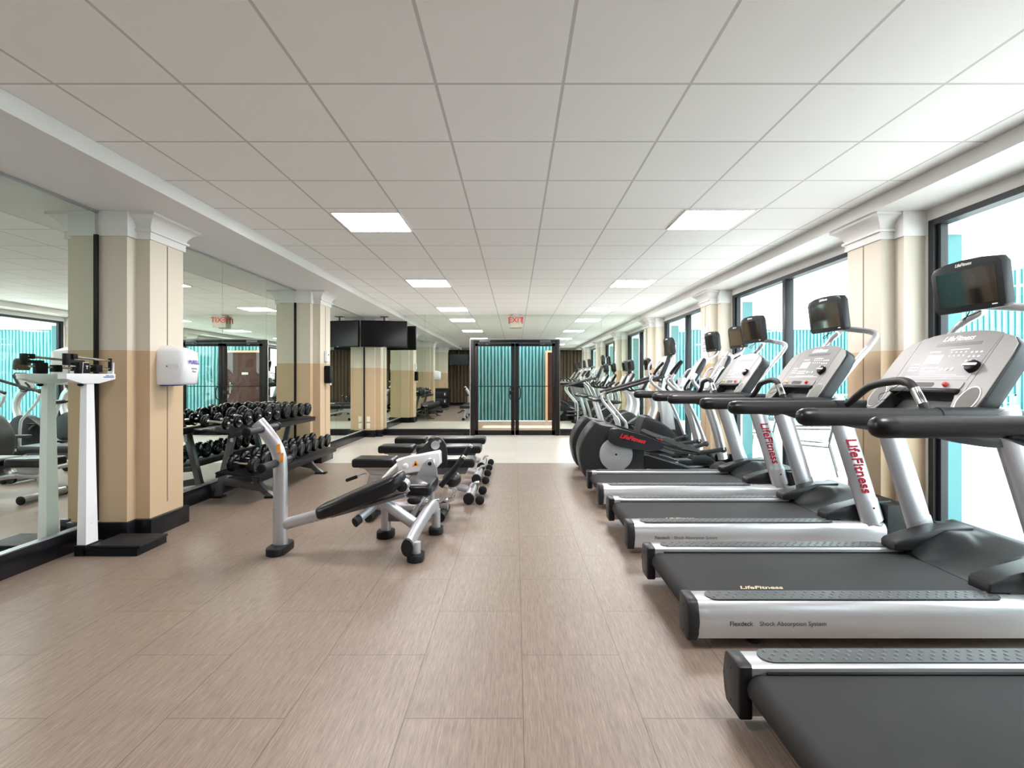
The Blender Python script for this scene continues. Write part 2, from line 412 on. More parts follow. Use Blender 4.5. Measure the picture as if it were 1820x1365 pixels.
# ------------------------------------------------------------------ windows on the right
for k, (y0, y1) in enumerate([(YB, .41), (1.105, 4.047), (4.745, 7.70), (8.40, 11.23)]):
    w = struct('window_%d' % (k+1), loc=(XR, (y0+y1)/2, 0)); oy = (y0+y1)/2
    f = MB(XR, oy)
    f.box(XR-.01, XR+.09, y0, y1, 2.455, 2.50).box(XR-.01, XR+.09, y0, y1, 0, .09)
    f.box(XR-.01, XR+.09, y0, y0+.05, .09, 2.455).box(XR-.01, XR+.09, y1-.05, y1, .09, 2.455)
    f.box(XR+.02, XR+.075, y0+.05, y0+.085, .09, 2.455).box(XR+.02, XR+.075, y1-.085, y1-.05, .09, 2.455)
    obj('window_frame', f, M['frameg'], w)
    ym = (y0+y1)/2
    obj('mullion', MB(XR, oy).box(XR-.012, XR+.09, ym-.035, ym+.035, .09, 2.455, .003), M['frameg'], w)
    for a, b_ in ((y0+.05, ym-.035), (ym+.035, y1-.05)):
        obj('glass_pane', MB(XR, oy).box(XR+.042, XR+.050, a, b_, .09, 2.455), M['glass'], w)

# ------------------------------------------------------------------ glass double door in the far wall
dr = struct('door_1', loc=(0, YF, 0))
f = MB(0, YF, 0).box(-1.0, -.905, YF-.05, YF+.08, 0, 2.14, .004).box(.89, .985, YF-.05, YF+.08, 0, 2.14, .004).box(-.905, .89, YF-.05, YF+.08, 2.07, 2.14, .004)
obj('door_frame', f, M['frameb'], dr)
for sg, x0, x1 in ((-1, -.900, -.012), (1, -.004, .885)):
    f = MB(0, YF, 0)
    st = .085
    a, b_ = (x0, x1)
    f.box(a, a+(.07 if sg < 0 else st), YF-.03, YF+.015, .01, 2.06, .003).box(b_-(st if sg < 0 else .07), b_, YF-.03, YF+.015, .01, 2.06, .003)
    f.box(a, b_, YF-.03, YF+.015, 1.99, 2.06, .003).box(a, b_, YF-.03, YF+.015, .01, .115, .003)
    leaf = obj('door_leaf', f, M['frameb'], dr)
    ia, ib = a+(.07 if sg < 0 else st), b_-(st if sg < 0 else .07)
    def sub(nm, mb, mm):
        o = obj(nm, mb, mm, leaf); return o
    sub('glass_pane', MB(0, YF, 0).box(ia, ib, YF-.012, YF-.006, .115, 1.99), M['glass'])
    sub('push_bar', MB(0, YF, 0).tube([(a+.03, YF-.03, 1.10), (a+.03, YF-.075, 1.10), (b_-.03, YF-.075, 1.10), (b_-.03, YF-.03, 1.10)], .009, seg=8), M['frameb'])
    xm = (b_-.05) if sg < 0 else (a+.05)
    dx = -.06 if sg < 0 else .06
    sub('pull_handle', MB(0, YF, 0).tube([(xm, YF-.03, 1.08), (xm+dx, YF-.07, 1.06), (xm+dx, YF-.07, .84), (xm, YF-.03, .80)], .012, seg=8, smooth=4), M['frameb'])
    if sg < 0: sub('lock_box', MB(0, YF, 0).box(xm-.07, xm+.03, YF-.06, YF-.03, .91, 1.0, .006), M['frameb'])
    cx = a+.22 if sg < 0 else b_-.22
    sub('door_closer', MB(0, YF, 0).box(cx-.12, cx+.12, YF-.075, YF-.05, 2.075, 2.12, .006).tube([(cx+.1*sg*-1, YF-.07, 2.07), (cx-.02*sg, YF-.10, 2.03), (cx+.12*sg*-1, YF-.035, 2.03)], .007, seg=6), M['mid_grey'])
# EXIT sign hung from the ceiling over the door
t = thing('exit_sign', 'white EXIT sign with red letters hanging over the double door', 'sign', (.01, 11.50, 2.66))
obj('housing', MB().box(-.14, .14, -.025, .025, -.265, 0, .006), mat('sign housing', (.66, .62, .52), .5), t)
obj('ceiling_mount', MB().box(-.07, .07, -.02, .02, 0, .03), M['wplastic'], t)
text('lettering', 'EXIT', .165, mat('sign red', (.85, .02, .04), .4), t, (0, -.0265, -.105), space=1.0, bold=.001)
text('lettering', 'EXIT', .165, bpy.data.materials['sign red'], t, (0, .0265, -.105), rot=(PI/2, 0, PI), bold=.001)

# ------------------------------------------------------------------ ceiling light panels
pos = [(-1.28, 1.58), (1.74, 1.58), (-1.28, 4.70), (1.72, 4.63), (-1.28, 7.72), (1.74, 7.74), (-1.28, 10.63), (1.76, 10.63)]
dn = ['above the viewpoint', 'above the viewpoint', 'nearest in view', 'nearest in view', 'second in view', 'second in view', 'farthest back', 'farthest back']
for i, (x, y) in enumerate(pos):
    t = thing('ceiling_light', 'square white light panel in the %s ceiling row, %s' % ('left' if x < 0 else 'right', dn[i]), 'ceiling light', (x, y, ZC), group='square ceiling light panels')
    obj('diffuser', MB().box(-.285, .285, -.275, .275, -.007, -.001), M['lamp'], t)
    f = MB()
    for a in ((-.30, -.285, -.29, .29), (.285, .30, -.29, .29), (-.285, .285, -.29, -.275), (-.285, .285, .275, .29)): f.box(a[0], a[1], a[2], a[3], -.010, -.001)
    obj('panel_frame', f, M['trimw'], t)

# ------------------------------------------------------------------ the world beyond the glass
struct('patio_floor', MB().box(XR+.1, 14, -6, 15.6, -.12, -.01), M['patio'])
struct('hall_floor', MB().box(-3.5, XR+.1, YF+.12, 15.6, -.1, -.005), M['hall'])
def fluted(name, p0, p1, z1, nrm, pitch=.103):
    """a wall of round ribs with deep grooves between them"""
    p0, p1 = Vector(p0), Vector(p1); d = (p1-p0); Ln = d.length; d.normalize(); n_ = Vector(nrm)
    root = struct(name); N_ = int(Ln/pitch)
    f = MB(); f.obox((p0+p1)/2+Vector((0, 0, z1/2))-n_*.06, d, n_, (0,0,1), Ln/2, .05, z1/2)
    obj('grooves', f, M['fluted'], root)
    f = MB()
    for k in range(N_):
        c = p0+d*(pitch*(k+.5)); w = pitch*.33
        jit = [random.uniform(-.007, .007) for _ in range(9)]
        rs = []
        for j in range(9):
            z = z1*j/8; cc = c+d*jit[j]
            rs.append([cc+d*w*math.cos(q)+n_*(.032*math.sin(q)-.012)+Vector((0, 0, z)) for q in [PI*i/5 for i in range(6)]])
        f.rings(rs)
    obj('ribs', f, M['flute'], root)
    return root
fluted('fluted_wall', (-1.35, 15.6, 0), (10.1, 15.6, 0), 2.72, (0, -1, 0))
fluted('fluted_wall', (10, 15.6, 0), (10, 0, 0), 3.45, (-1, 0, 0), .14)
struct('hall_side_wall', MB().box(-1.6, -1.28, 11.85, 15.7, 0, 3.2), M['peachf'])
struct('parapet', MB().box(-1.6, 10.2, 15.55, 15.8, 2.73, 3.15), M['trimw'])
# exterior half of the columns: teal with white capitals; slab edge over the windows
for a, b_ in cols:
    root = struct('outer_column', loc=(3.5, (a+b_)/2, 0)); oy = (a+b_)/2
    b3 = b_+.10
    obj('outer_shaft', MB(3.5, oy).box(XR+.141, 3.55, a-.05, b3-.05, -.01, 2.42), M['tealp'], root)
    f = MB(3.5, oy).box(XR+.141, 3.58, a-.08, b3-.02, 2.42, 2.60)
    rs = [[(XR+.141, a-.08-e, z), (3.58+e, a-.08-e, z), (3.58+e, b3-.02+e, z), (XR+.141, b3-.02+e, z)] for e, z in ((0, 2.59), (.03, 2.63), (.12, 2.68), (.13, 2.74))]
    f.rings(rs); obj('outer_capital', f, M['trimw'], root)
struct('outer_slab', MB().box(XR+.141, 3.92, -3, 12.2, 2.745, 2.95), M['trimw'])
struct('hall_shade_ceiling', MB().box(-1.6, 3.3, 11.84, 14.7, 2.75, 2.85), M['trimw'])  # unseen cover, extended to keep the sun off the hall and brown door
# brown door set in the fluted wall
d2 = struct('door_2', loc=(1.49, 15.5, 0))
obj('door_casing', MB().box(-.60, -.53, -.06, .06, 0, 2.10).box(.53, .60, -.06, .06, 0, 2.10).box(-.53, .53, -.06, .06, 2.04, 2.10), M['peachf'], d2)
lf = obj('door_leaf', MB().box(-.53, .53, -.03, .03, .01, 2.04), M['doorwood'], d2)
obj('nameplate', MB().box(-.09, .10, -.038, -.031, 1.38, 1.45, .002), M['brass'], lf)
obj('pull_handle', MB().tube([(.42, -.035, 1.15), (.42, -.08, 1.12), (.42, -.08, .86), (.42, -.035, .83)], .012, seg=8, smooth=3), M['steel'], lf)
# white railing across the patio
t = thing('patio_railing', 'thin white metal railing across the patio outside the windows', 'railing', (7.0, 10.3, 0))
f = MB().box(-3.1, 2.9, -.02, .02, .93, .965).box(-3.1, 2.9, -.015, .015, .78, .80).box(-3.1, 2.9, -.015, .015, .08, .10)
obj('rail', f, M['railpaint'], t)
f = MB()
for k in range(56): f.box(-3.08+k*.107, -3.065+k*.107, -.008, .008, .09, .94)
obj('bars', f, M['railpaint'], t)
for k in range(5): obj('post', MB().box(-3.1+k*1.49, -3.06+k*1.49, -.02, .02, -.01, .96), M['railpaint'], t)
# two patio chairs just outside the glass
def patio_chair(x, y, rz, label):
    t = thing('patio_chair', label, 'chair', (x, y, -.01), rz, 'metal chairs on the patio')
    fr = MB()
    for sy in (-.26, .26):
        fr.tube([(-.32, sy, 0), (-.22, sy, .40), (-.30, sy, .78)], .012, seg=8)
        fr.tube([(.28, sy, 0), (.24, sy, .40), (-.22, sy, .38)], .012, seg=8)
        fr.tube([(.24, sy, .40), (.26, sy, .60), (-.24, sy, .62)], .012, seg=8)
    fr.tube([(-.30, -.26, .78), (-.30, .26, .78)], .012, seg=8).tube([(.24, -.26, .40), (.24, .26, .40)], .012, seg=8)
    obj('chair_frame', fr, M['mid_grey'], t)
    sg = MB(); sg.grid(lambda u, v: (.23-.45*u, -.25+.5*v, .40-.035*math.sin(PI*u)-.02*math.sin(PI*v)), 8, 8)
    sg.grid(lambda u, v: (-.22-.08*u-.02*math.sin(PI*v), -.25+.5*v, .40+.37*u), 6, 8)
    obj('sling', sg, mat('white sling', (.7, .68, .66), .7), t)
patio_chair(4.05, 7.15, 2.6, 'metal patio chair outside the window, nearer of the two')
patio_chair(4.15, 8.7, 2.4, 'metal patio chair outside the window, farther of the two')

# brown drapes along the wall behind the viewpoint (seen in the mirrors)
t = thing('drapes', 'brown pleated drapes along the wall behind the viewpoint', 'curtain', (0, YB+.03, 0))
f = MB(); n_ = 260
f.grid(lambda u, v: (-3.2+6.3*u, .035*math.sin(u*n_*.95)+.012*math.sin(u*71), .15+2.40*v), 700, 1)
obj('fabric', f, M['drape'], t)
obj('curtain_rail', MB().box(-3.25, 3.15, -.04, .06, 2.55, 2.58), M['frameb'], t)
struct('baseboard_back', MB().box(XL+.06, XR-.02, YB-.05, YB-.02, 0, .14), M['basetile'])
#PART2
# ------------------------------------------------------------------ treadmill (local x from its rear, y across, z up)
def screen_unit(parent, w, h, loc, tilt=6, yaw=0, logo=True):
    """console television: local x to the user's right, y up, z towards the user (who faces +x)"""
    t_ = math.radians(tilt)
    m_ = frame_mtx(loc, (math.sin(math.radians(yaw)), -math.cos(math.radians(yaw)), 0), (-math.sin(t_), 0, math.cos(t_)))
    top = [(w/2, -h/2+.02), (w/2-.02, -h/2), (-w/2+.02, -h/2), (-w/2, -h/2+.02), (-w/2-.004, h/2-.05), (-w/2+.02, h/2-.018), (-w*.25, h/2-.004), (0, h/2), (w*.25, h/2-.004), (w/2-.02, h/2-.018), (w/2+.004, h/2-.05)]
    tv = obj('screen_housing', MB().prism(top, 'z', -.055, 0, .008), M['dark_grey'], parent, mtx=m_)
    sw, sh = w*.42, h*.36
    obj('screen', MB().box(-sw, sw, -sh-.004, sh-.014, 0, .0015), M['screen'], tv)
    obj('back_shell', MB().prism([(x*.86, y*.86) for x, y in top], 'z', -.075, -.05, .01), M['dark_grey'], tv)
    if logo:
        text('logo', 'LifeFitness', h*.085, M['glyph'], tv, (0, h*.415, .0008), rot=(0, 0, 0), shear=.35, bold=.0006)
    obj('port_label', MB().box(w*.33, w*.40, -h*.43, -h*.41, 0, .0012), M['glyph'], tv)
    return tv
def treadmill(label, y0):
    T = thing('treadmill', label, 'treadmill', (.81, y0, 0), group='treadmills along the windows')
    for sg in (-1, 1):
        yo, yi = sg*.45, sg*.315
        prof = [(yi, .055), (yi, .228), (yi+sg*.01, .236), (yo-sg*.03, .236), (yo-sg*.012, .226), (yo-sg*.002, .19), (yo, .14), (yo-sg*.004, .09), (yo-sg*.02, .055)]
        side = obj('side_rail', MB().prism(prof, 'x', .045, 1.92), M['silver_light'], T, ang=50)
        cp = [(yi-sg*.004, .045), (yi-sg*.004, .232), (yi+sg*.008, .24), (yo-sg*.03, .24), (yo-sg*.008, .228), (yo+sg*.004, .19), (yo+sg*.005, .14), (yo, .08), (yo-sg*.02, .045)]
        f = MB().prism(cp, 'x', -.002, .05, .008)
        cap = obj('end_cap', f, M['dark_grey'], T, ang=50)
        f = MB()
        for zz in (.075, .195): f.cyl((-.003, sg*.38, zz), (.004, sg*.38, zz), .005, seg=10)
        obj('screws', f, M['black'], cap)['kind'] = 'stuff'
        f = MB().prism(rrect(.10, 1.50, min(yi, yo)+.018, max(yi, yo)-.020, .046, 6), 'z', .236, .2415)
        st = obj('foot_strip', f, M['strip'], T)
        f = MB()
        for r_ in range(3):
            for k in range(30):
                x = .135+k*.046+(.023 if r_ == 1 else 0)
                if x < 1.47: f.ell((x, sg*.3825+(r_-1)*.027, .2412), .0095, .0095, .0045, 8, 3, True)
        obj('grip_studs', f, M['mid_grey'], st)
    # belt with its rear roller and the deck below it
    f = MB(); N_ = 10
    def bp(u, v):
        # u around the roller then forward
        if u < .3: a = PI*(1-u/.3)+0; q = -PI/2-(u/.3)*PI; return (.075+.052*math.cos(q), -.30+.60*v, .158+.052*math.sin(q))
        return (.075+1.55*(u-.3)/.7, -.30+.60*v, .210)
    f.grid(bp, 30, 1)
    obj('belt', f, M['belt'], T)
    f = MB(); f.cyl((.075, -.312, .158), (.075, .312, .158), .049, seg=20); obj('rear_roller', f, M['black'], T)
    obj('deck_frame', MB().box(.13, 1.9, -.296, .296, .10, .19).box(.12, .16, -.31, .31, .06, .13), M['silver'], T)
    obj('slot_guard', MB().box(.10, 1.6, -.315, -.30, .19, .215).box(.10, 1.6, .30, .315, .19, .215), M['black'], T)
    text('belt_logo', 'LifeFitness', .052, M['gold'], T, (.44, -.225, .2112), rot=(0, 0, 0), shear=.35, bold=.001)
    tx = text('rail_print', 'Flexdeck', .0305, M['text'], T, (.245, -.4500, .132), bold=.0004)
    text('rail_print', 'Shock Absorption System', .030, M['text'], T, (.487, -.4500, .132))
    # feet under the rails
    for x in (.35, 1.75):
        for sg in (-1, 1): obj('foot', MB().cyl((x, sg*.34, 0), (x, sg*.34, .06), .035, .028, seg=12), M['rubber'], T)
    # motor cover: a dished hood with two arms that reach back over the rails
    def hood(u, v):
        x = 1.57+.50*u; c = abs(2*v-1); y = (.372 if x < 1.86 else .452)*(2*v-1)
        cen = .212+.165*min(1, u/.80)**1.35
        edg = (.235+.13*min(1, u/.42)**.7)
        lim = .30+.42*max(0, 1-u/.75)
        q = min(1, max(0, (c-lim*.55)/(lim*.45+.12))); q = q*q*(3-2*q)
        z = cen*(1-q)+max(edg, cen)*q
        if u > .86: z -= (u-.86)*.30
        return (x, y, z)
    f = MB(); nu, nv = 22, 28
    top = [[Vector(hood(i/nu, j/nv)) for i in range(nu+1)] for j in range(nv+1)]
    vs = [p for r in top for p in r]; base = len(vs)
    fa = [(j*(nu+1)+i, j*(nu+1)+i+1, (j+1)*(nu+1)+i+1, (j+1)*(nu+1)+i) for j in range(nv) for i in range(nu)]
    ring = [i for i in range(nu+1)]+[j*(nu+1)+nu for j in range(1, nv+1)]+[nv*(nu+1)+i for i in range(nu-1, -1, -1)]+[j*(nu+1) for j in range(nv-1, 0, -1)]
    low = [Vector((vs[k].x, vs[k].y, .05 if vs[k].x > 1.70 else .20)) for k in ring]
    for k in range(len(ring)): fa.append((ring[k], ring[(k+1) % len(ring)], base+(k+1) % len(ring), base+k))
    f._add(vs+low, fa)
    obj('motor_cover', f, M['shroud'], T, ang=45)
    for sg in (-1, 1):
        a, b_ = sorted((sg*.250, sg*.374))
        obj('cover_arm', MB().prism([(1.472, .240), (1.472, .280), (1.488, .297), (1.60, .332), (1.76, .375), (1.95, .382), (1.95, .24)], 'y', a, b_, .010, 3), M['arm'], T, ang=50)
        # upright with collar and the red lettering
        ys = sg*.412
        pth = [(1.775, ys, .25), (1.70, ys, .50), (1.60, ys, .82), (1.50, ys, 1.13)]
        up = obj('upright', MB().tube([(1.783, ys, .236)]+pth, .076, .043, up=(1, 0, 0), seg=22, smooth=4), M['silver'], T)
        f = MB().tube([(1.785, ys, .238), (1.735, ys, .395)], .0785, .0455, up=(1, 0, 0), seg=22)
        f2 = obj('collar', f, M['silver'], up)
        obj('screw_hole', MB().cyl((1.762, ys-.0462, .345), (1.762, ys-.0420, .346), .008, seg=10), M['black'], up)
        d = Vector((1.50-1.775, 0, 1.13-.25)).normalized()
        # reads downward on the face towards the camera
        if sg < 0: text('lettering', 'LifeFitness', .098, M['red'], up, None, shear=.25, bold=.0016, ext=.003,
             mtx=frame_mtx((1.652, -.4565, .655), -d, Vector((d.z, 0, -d.x))))
        # handrail with padded grip and rounded tip
        ys = sg*.40
        obj('handrail', MB().tube([(.60, ys, 1.095), (1.10, ys, 1.095), (1.30, ys, 1.095)], .0425, seg=20), M['foam'], T)
        f = MB().rings([[(.615-d_, ys+q_*math.cos(2*PI*k/20), 1.095+q_*math.sin(2*PI*k/20)) for k in range(20)] for d_, q_ in ((0, .0432), (.035, .0435), (.055, .0405), (.070, .034), (.080, .022), (.084, .008))])
        obj('grip_tip', f, M['tip'], T)
        obj('handrail_sleeve', MB().tube([(1.20, ys, 1.096), (1.38, ys, 1.098), (1.60, ys, 1.085)], .045, seg=20), M['dark_grey'], T)
        br = [(1.02, 1.065), (1.10, 1.035), (1.24, .985), (1.40, .955), (1.50, .955), (1.535, .99), (1.53, 1.08), (1.3, 1.10)]
        a, b_ = sorted((sg*.372, sg*.432)); obj('handrail_bracket', MB().prism(smooth2(br, 3), 'y', a, b_, .01), M['black'], T)
    # bridge bar between the handrails, with its two metal pulse grips
    obj('front_grip_bar', MB().tube([(1.24, .40, 1.11), (1.26, .36, 1.12), (1.24, .22, 1.185), (1.19, .05, 1.235), (1.16, -.15, 1.262), (1.145, -.27, 1.262), (1.14, -.33, 1.235), (1.15, -.38, 1.15), (1.155, -.40, 1.10)], .021, seg=14, smooth=5), M['foam'], T)
    obj('pulse_grip', MB().tube([(1.1405, -.336, 1.228), (1.150, -.375, 1.155)], .0235, seg=16), M['steel'], T)
    # ---- console
    cm = frame_mtx((1.385, 0, 1.125), (0, -1, 0), (math.sin(math.radians(35)), 0, math.cos(math.radians(35))))
    half = [(0, .120), (.15, .112), (.215, .105), (.232, .06), (.245, .01), (.275, -.035), (.315, -.05), (.36, -.03), (.392, .02), (.398, .08), (.392, .30), (.378, .40), (.335, .445), (.20, .492), (.10, .505), (0, .508)]
    out = half+[(-x, y) for x, y in reversed(half[1:-1])]
    con = obj('console', MB().prism(out, 'z', -.085, -.004, .014), M['dark_grey'], T, mtx=cm)
    sm = [(x*.985 if abs(x) > .25 else x, y*.985+.003) for x, y in out]
    obj('console_face', MB().prism(sm, 'z', -.004, .001), M['face'], con)
    obj('overlay', MB().prism([(-.235, .175), (.235, .175), (.262, .47), (.15, .494), (0, .499), (-.15, .494), (-.262, .47)], 'z', .001, .0022), M['panel'], con)
    for sg in (-1, 1): obj('side_seam', MB().box(sg*.267-.001, sg*.267+.001, .10, .455, .001, .0016), M['black'], con)
    text('logo', 'LifeFitness', .048, M['glyph'], con, (.0, .455, .0028), rot=(0, 0, 0), shear=.35, bold=.0008)
    f = MB().box(-.12, .17, .405, .425, .0022, .003); obj('message_display', f, M['mid_grey'], con)
    obj('display_window', MB().box(-.13, -.02, .285, .345, .0022, .0034, .0004, 1), M['glyph'], con)
    f = MB()
    for i in range(3):
        for j in range(4): f.prism(oval(.15+i*.028, .27+j*.028, .008, .006, 8), 'z', .0022, .0036)
    for i in range(4):
        for j in range(2): f.prism(oval(.02+i*.03, .335+j*.024, .0065, .0055, 8), 'z', .0022, .0036)
    for i in range(4):
        for j in range(3): f.prism(oval(-.20+i*.018-j*.003, .24+j*.022, .0075, .006, 8), 'z', .0022, .0036)
    for i in range(6):
        for j in range(2): f.prism(oval(-.11+i*.020, .235+j*.02, .0075, .006, 8), 'z', .0022, .0036)
    f.box(.0, .12, .375, .380, .0022, .003).box(-.14, -.06, .365, .372, .0022, .003)
    f.box(-.20, .21, .198, .2005, .0022, .003).box(-.10, .15, .208, .210, .0022, .003)
    obj('keypad', f, M['glyph'], con)
    for i, mm in enumerate((M['glyph'], M['green'], M['cyan'])): obj('round_key', MB().cyl((.03+i*.034, .245, .001), (.03+i*.034, .245, .0045), .0095, seg=14), mm, con)
    obj('lower_strip', MB().prism(rrect(-.235, .235, .118, .165, .012), 'z', .001, .006, .001, 1), M['face'], con)
    obj('tray_slot', MB().prism(rrect(-.085, .055, .126, .156, .014), 'z', .006, .0068), M['black'], con)
    obj('stop_button', MB().cyl((.135, .141, .004), (.135, .141, .024), .014, .011, seg=16, bev=.003), M['redb'], con)
    obj('safety_key', MB().cyl((-.16, .141, .004), (-.16, .141, .020), .013, .010, seg=16, bev=.003), M['yellow'], con)
    obj('reading_ledge', MB().box(-.24, .24, .085, .118, -.06, .018, .012), M['black'], con)
    for sg in (-1, 1):
        obj('speaker_rim', MB().prism(oval(sg*.318, .055, .0575, .081), 'z', .001, .005), M['silver'], con)
        obj('speaker', MB().prism(oval(sg*.318, .055, .052, .076), 'z', .005, .0065), M['grille'], con)
    fb = MB().cyl((.225, .255, .001), (.225, .255, .028), .036, .033, seg=20, bev=.004)
    fan = obj('fan_vent', fb, M['black'], con)
    obj('vent_blade', MB().box(.185, .265, .247, .263, .028, .034, .002, 1), M['silver'], fan)
    obj('lanyard', MB().tube([(-.16, .14, .02), (-.175, .06, .05), (-.19, .02, .07), (-.15, -.02, .075), (-.10, .02, .06), (-.09, .10, .03)], .0016, seg=5, smooth=5), M['black'], con)
    obj('console_back', MB().prism([(-.30, .02), (.30, .02), (.30, .40), (.16, .47), (-.16, .47), (-.30, .40)], 'z', -.125, -.083, .02), M['silver'], con)
    # ---- television on a bent tube
    screen_unit(T, .43, .285, (1.68, 0, 1.79), tilt=7, yaw=2)
    f = MB()
    for sg in (-1, 1): f.tube([(1.52, sg*.28, 1.12), (1.70, sg*.30, 1.36), (1.86, sg*.30, 1.55), (1.90, sg*.26, 1.62), (1.86, sg*.10, 1.66), (1.77, 0, 1.68)], .022, seg=12, smooth=5)
    obj('screen_arm', f, M['silver_light'], T)
    obj('cable', MB().tube([(1.75, .05, 1.66), (1.70, .03, 1.60), (1.66, -.02, 1.61), (1.68, -.10, 1.64)], .003, seg=6, smooth=4), M['black'], T)
    return T
T0 = treadmill('treadmill nearest the viewpoint, only its deck and one padded handrail in view', 1.57)
for y, lb in ((2.88, 'second treadmill from the viewpoint, with its whole console and raised screen in view'),
              (4.19, 'third treadmill from the viewpoint, standing in front of the cream pillar'),
              (5.50, 'fourth and farthest treadmill, next to the first elliptical trainer')):
    c = copy_tree(T0); c.location.y = y; c['label'] = lb
#PART3
# ------------------------------------------------------------------ elliptical trainers (x measured in the room, origin at the machine's rear)
def elliptical(label, y0):
    E = thing('elliptical_trainer', label, 'elliptical trainer', (.80, y0, 0), group='elliptical trainers')
    B = lambda: MB(.80, 0, 0)
    prof = smooth2([(.84, .10), (.79, .30), (.80, .46), (.88, .62), (.985, .735), (1.06, .715), (1.25, .675), (1.46, .58), (1.60, .48), (1.60, .25), (1.58, .04), (1.2, .03), (.92, .035)], 4)
    f = B(); n_ = len(prof); cx, cz = 1.2, .35
    rs = []
    for y, k in ((-.19, .90), (-.185, .955), (-.165, .99), (-.12, 1.0), (.12, 1.0), (.165, .99), (.185, .955), (.19, .90)):
        rs.append([(cx+(x-cx)*k, y, cz+(z-cz)*k) for x, z in prof])
    f.rings(rs); sh = obj('rear_shroud', f, M['dark_grey'], E)
    f = B()
    for k in range(4): f.box(.90+k*.001, .915+k*.001, -.16, -.12, .60+k*.018, .607+k*.018)
    o_ = obj('vent_slots', f, M['black'], sh); o_['kind'] = 'stuff'
    for sg in (-1, 1):
        obj('crank_disc', B().cyl((1.24, sg*.188, .34), (1.24, sg*.215, .34), .205, seg=40, bev=.006), M['mid_silver'], E)
        obj('axle_cap', B().cyl((1.24, sg*.214, .34), (1.24, sg*.222, .34), .012, seg=12), M['black'], E)
        dz = 0 if sg < 0 else -.12; dx = 0 if sg < 0 else -.30
        # long pedal arm cover, tapering forward
        arm = smooth2([(1.13, .60), (1.17, .665), (1.30, .655), (1.55, .585), (1.76, .505), (1.80, .47), (1.78, .415), (1.62, .40), (1.36, .43), (1.20, .47), (1.13, .53)], 3)
        a, b_ = sorted((sg*.225, sg*.31))
        ar = obj('pedal_arm', B().prism([(x+dx*.3, z+dz) for x, z in arm], 'y', a, b_, .014, 3), M['dark_grey'], E)
        if sg < 0: text('lettering', 'LifeFitness', .075, M['red_bright'], ar, (1.42-.80, -.3115, .545), rot=(PI/2, .24, 0), shear=.35, bold=.002)
        obj('arm_rod', B().tube([(1.78+dx*.3, sg*.27, .455+dz), (1.95+dx, sg*.27, .40+dz), (2.22, sg*.27, .36+dz*.4)], .024, seg=12), M['mid_grey'], E)
        # curved foot tray
        f = B(); rs = []
        for i in range(11):
            t = i/10; x = 1.76+.46*t+dx*.5; z = .53-.17*t+.06*(t-.4)**2*4*.25+dz*.8
            lip = .05 if i not in (0, 10) else .02
            ya, yb = sg*.17, sg*.345
            rs.append([(x, ya, z+lip), (x, ya, z), (x, yb, z), (x, yb, z+lip), (x, yb-sg*.008, z+lip), (x, yb-sg*.010, z+.014), (x, ya+sg*.010, z+.014), (x, ya+sg*.008, z+lip)])
        f.rings(rs); obj('foot_tray', f, M['mid_grey'], E)
        # forward link, pivot and moving arm
        px, pz = 2.53, .41
        obj('link_rod', B().tube([(2.2, sg*.27, .36+dz*.4), (px, sg*.285, pz)], .026, seg=12), M['dark_grey'], E)
        obj('pivot', B().cyl((px, sg*.262, pz), (px, sg*.312, pz), .038, seg=18, bev=.01), M['dark_grey'], E)
        lean = .05 if sg < 0 else -.06
        arm2 = obj('moving_arm', B().tube([(px, sg*.29, pz), (2.42+lean*.4, sg*.29, .75), (2.30+lean*.7, sg*.30, 1.02), (2.16+lean, sg*.33, 1.16), (2.09+lean, sg*.345, 1.25), (2.13+lean, sg*.33, 1.33)], .024, seg=12, smooth=4), M['silver_light'], E)
        obj('arm_grip', B().tube([(2.115+lean, sg*.335, 1.30), (2.18+lean, sg*.31, 1.41), (2.25+lean, sg*.27, 1.50)], .021, seg=12, smooth=3, rnd=True), M['rubber'], arm2)
    # floor frame and stabilisers
    obj('floor_rail', B().box(1.5, 2.82, -.10, .10, .035, .12, .01), M['black'], E)
    obj('guide_rail', B().tube([(1.6, -.27, .16), (2.25, -.27, .10)], .018, seg=10).tube([(1.6, .27, .16), (2.25, .27, .10)], .018, seg=10), M['steel'], E)
    obj('rear_cover', B().prism([(1.58, .03), (1.58, .32), (1.62, .33), (2.1, .18), (2.3, .12), (2.3, .03)], 'y', -.19, .19, .02), M['black'], E)
    for x in (.98, 2.78): obj('stabiliser', B().box(x-.05, x+.05, -.30, .30, 0, .05, .015), M['rubber'], E)
    # mast, front hood, console, cup holder, television
    obj('front_hood', B().prism(smooth2([(2.50, .05), (2.54, .17), (2.64, .21), (2.78, .15), (2.84, .05)], 4), 'y', -.10, .10, .02), M['shroud'], E)
    obj('mast', B().tube([(2.64, 0, .25), (2.56, 0, .62), (2.44, 0, 1.0), (2.46, 0, 1.16), (2.74, 0, 1.58)], .058, .05, up=(1, 0, 0), seg=16, smooth=4), M['silver_light'], E)
    cm = frame_mtx((2.40-.80, 0, 1.10), (0, -1, 0), (math.sin(.52), 0, math.cos(.52)))
    co = [(-.13, .0), (.13, .0), (.155, .10), (.165, .38), (.13, .50), (.07, .545), (-.07, .545), (-.13, .50), (-.165, .38), (-.155, .10)]
    con = obj('console', MB().prism(co, 'z', -.06, -.003, .012), M['dark_grey'], E, mtx=cm)
    obj('console_face', MB().prism([(x*.94, .01+y*.965) for x, y in co], 'z', -.003, .002), M['face'], con)
    obj('overlay', MB().prism(rrect(-.105, .105, .26, .48, .02), 'z', .002, .004), M['panel'], con)
    obj('reading_slot', MB().prism(rrect(-.07, .07, .185, .225, .015), 'z', .002, .004), M['black'], con)
    f = MB()
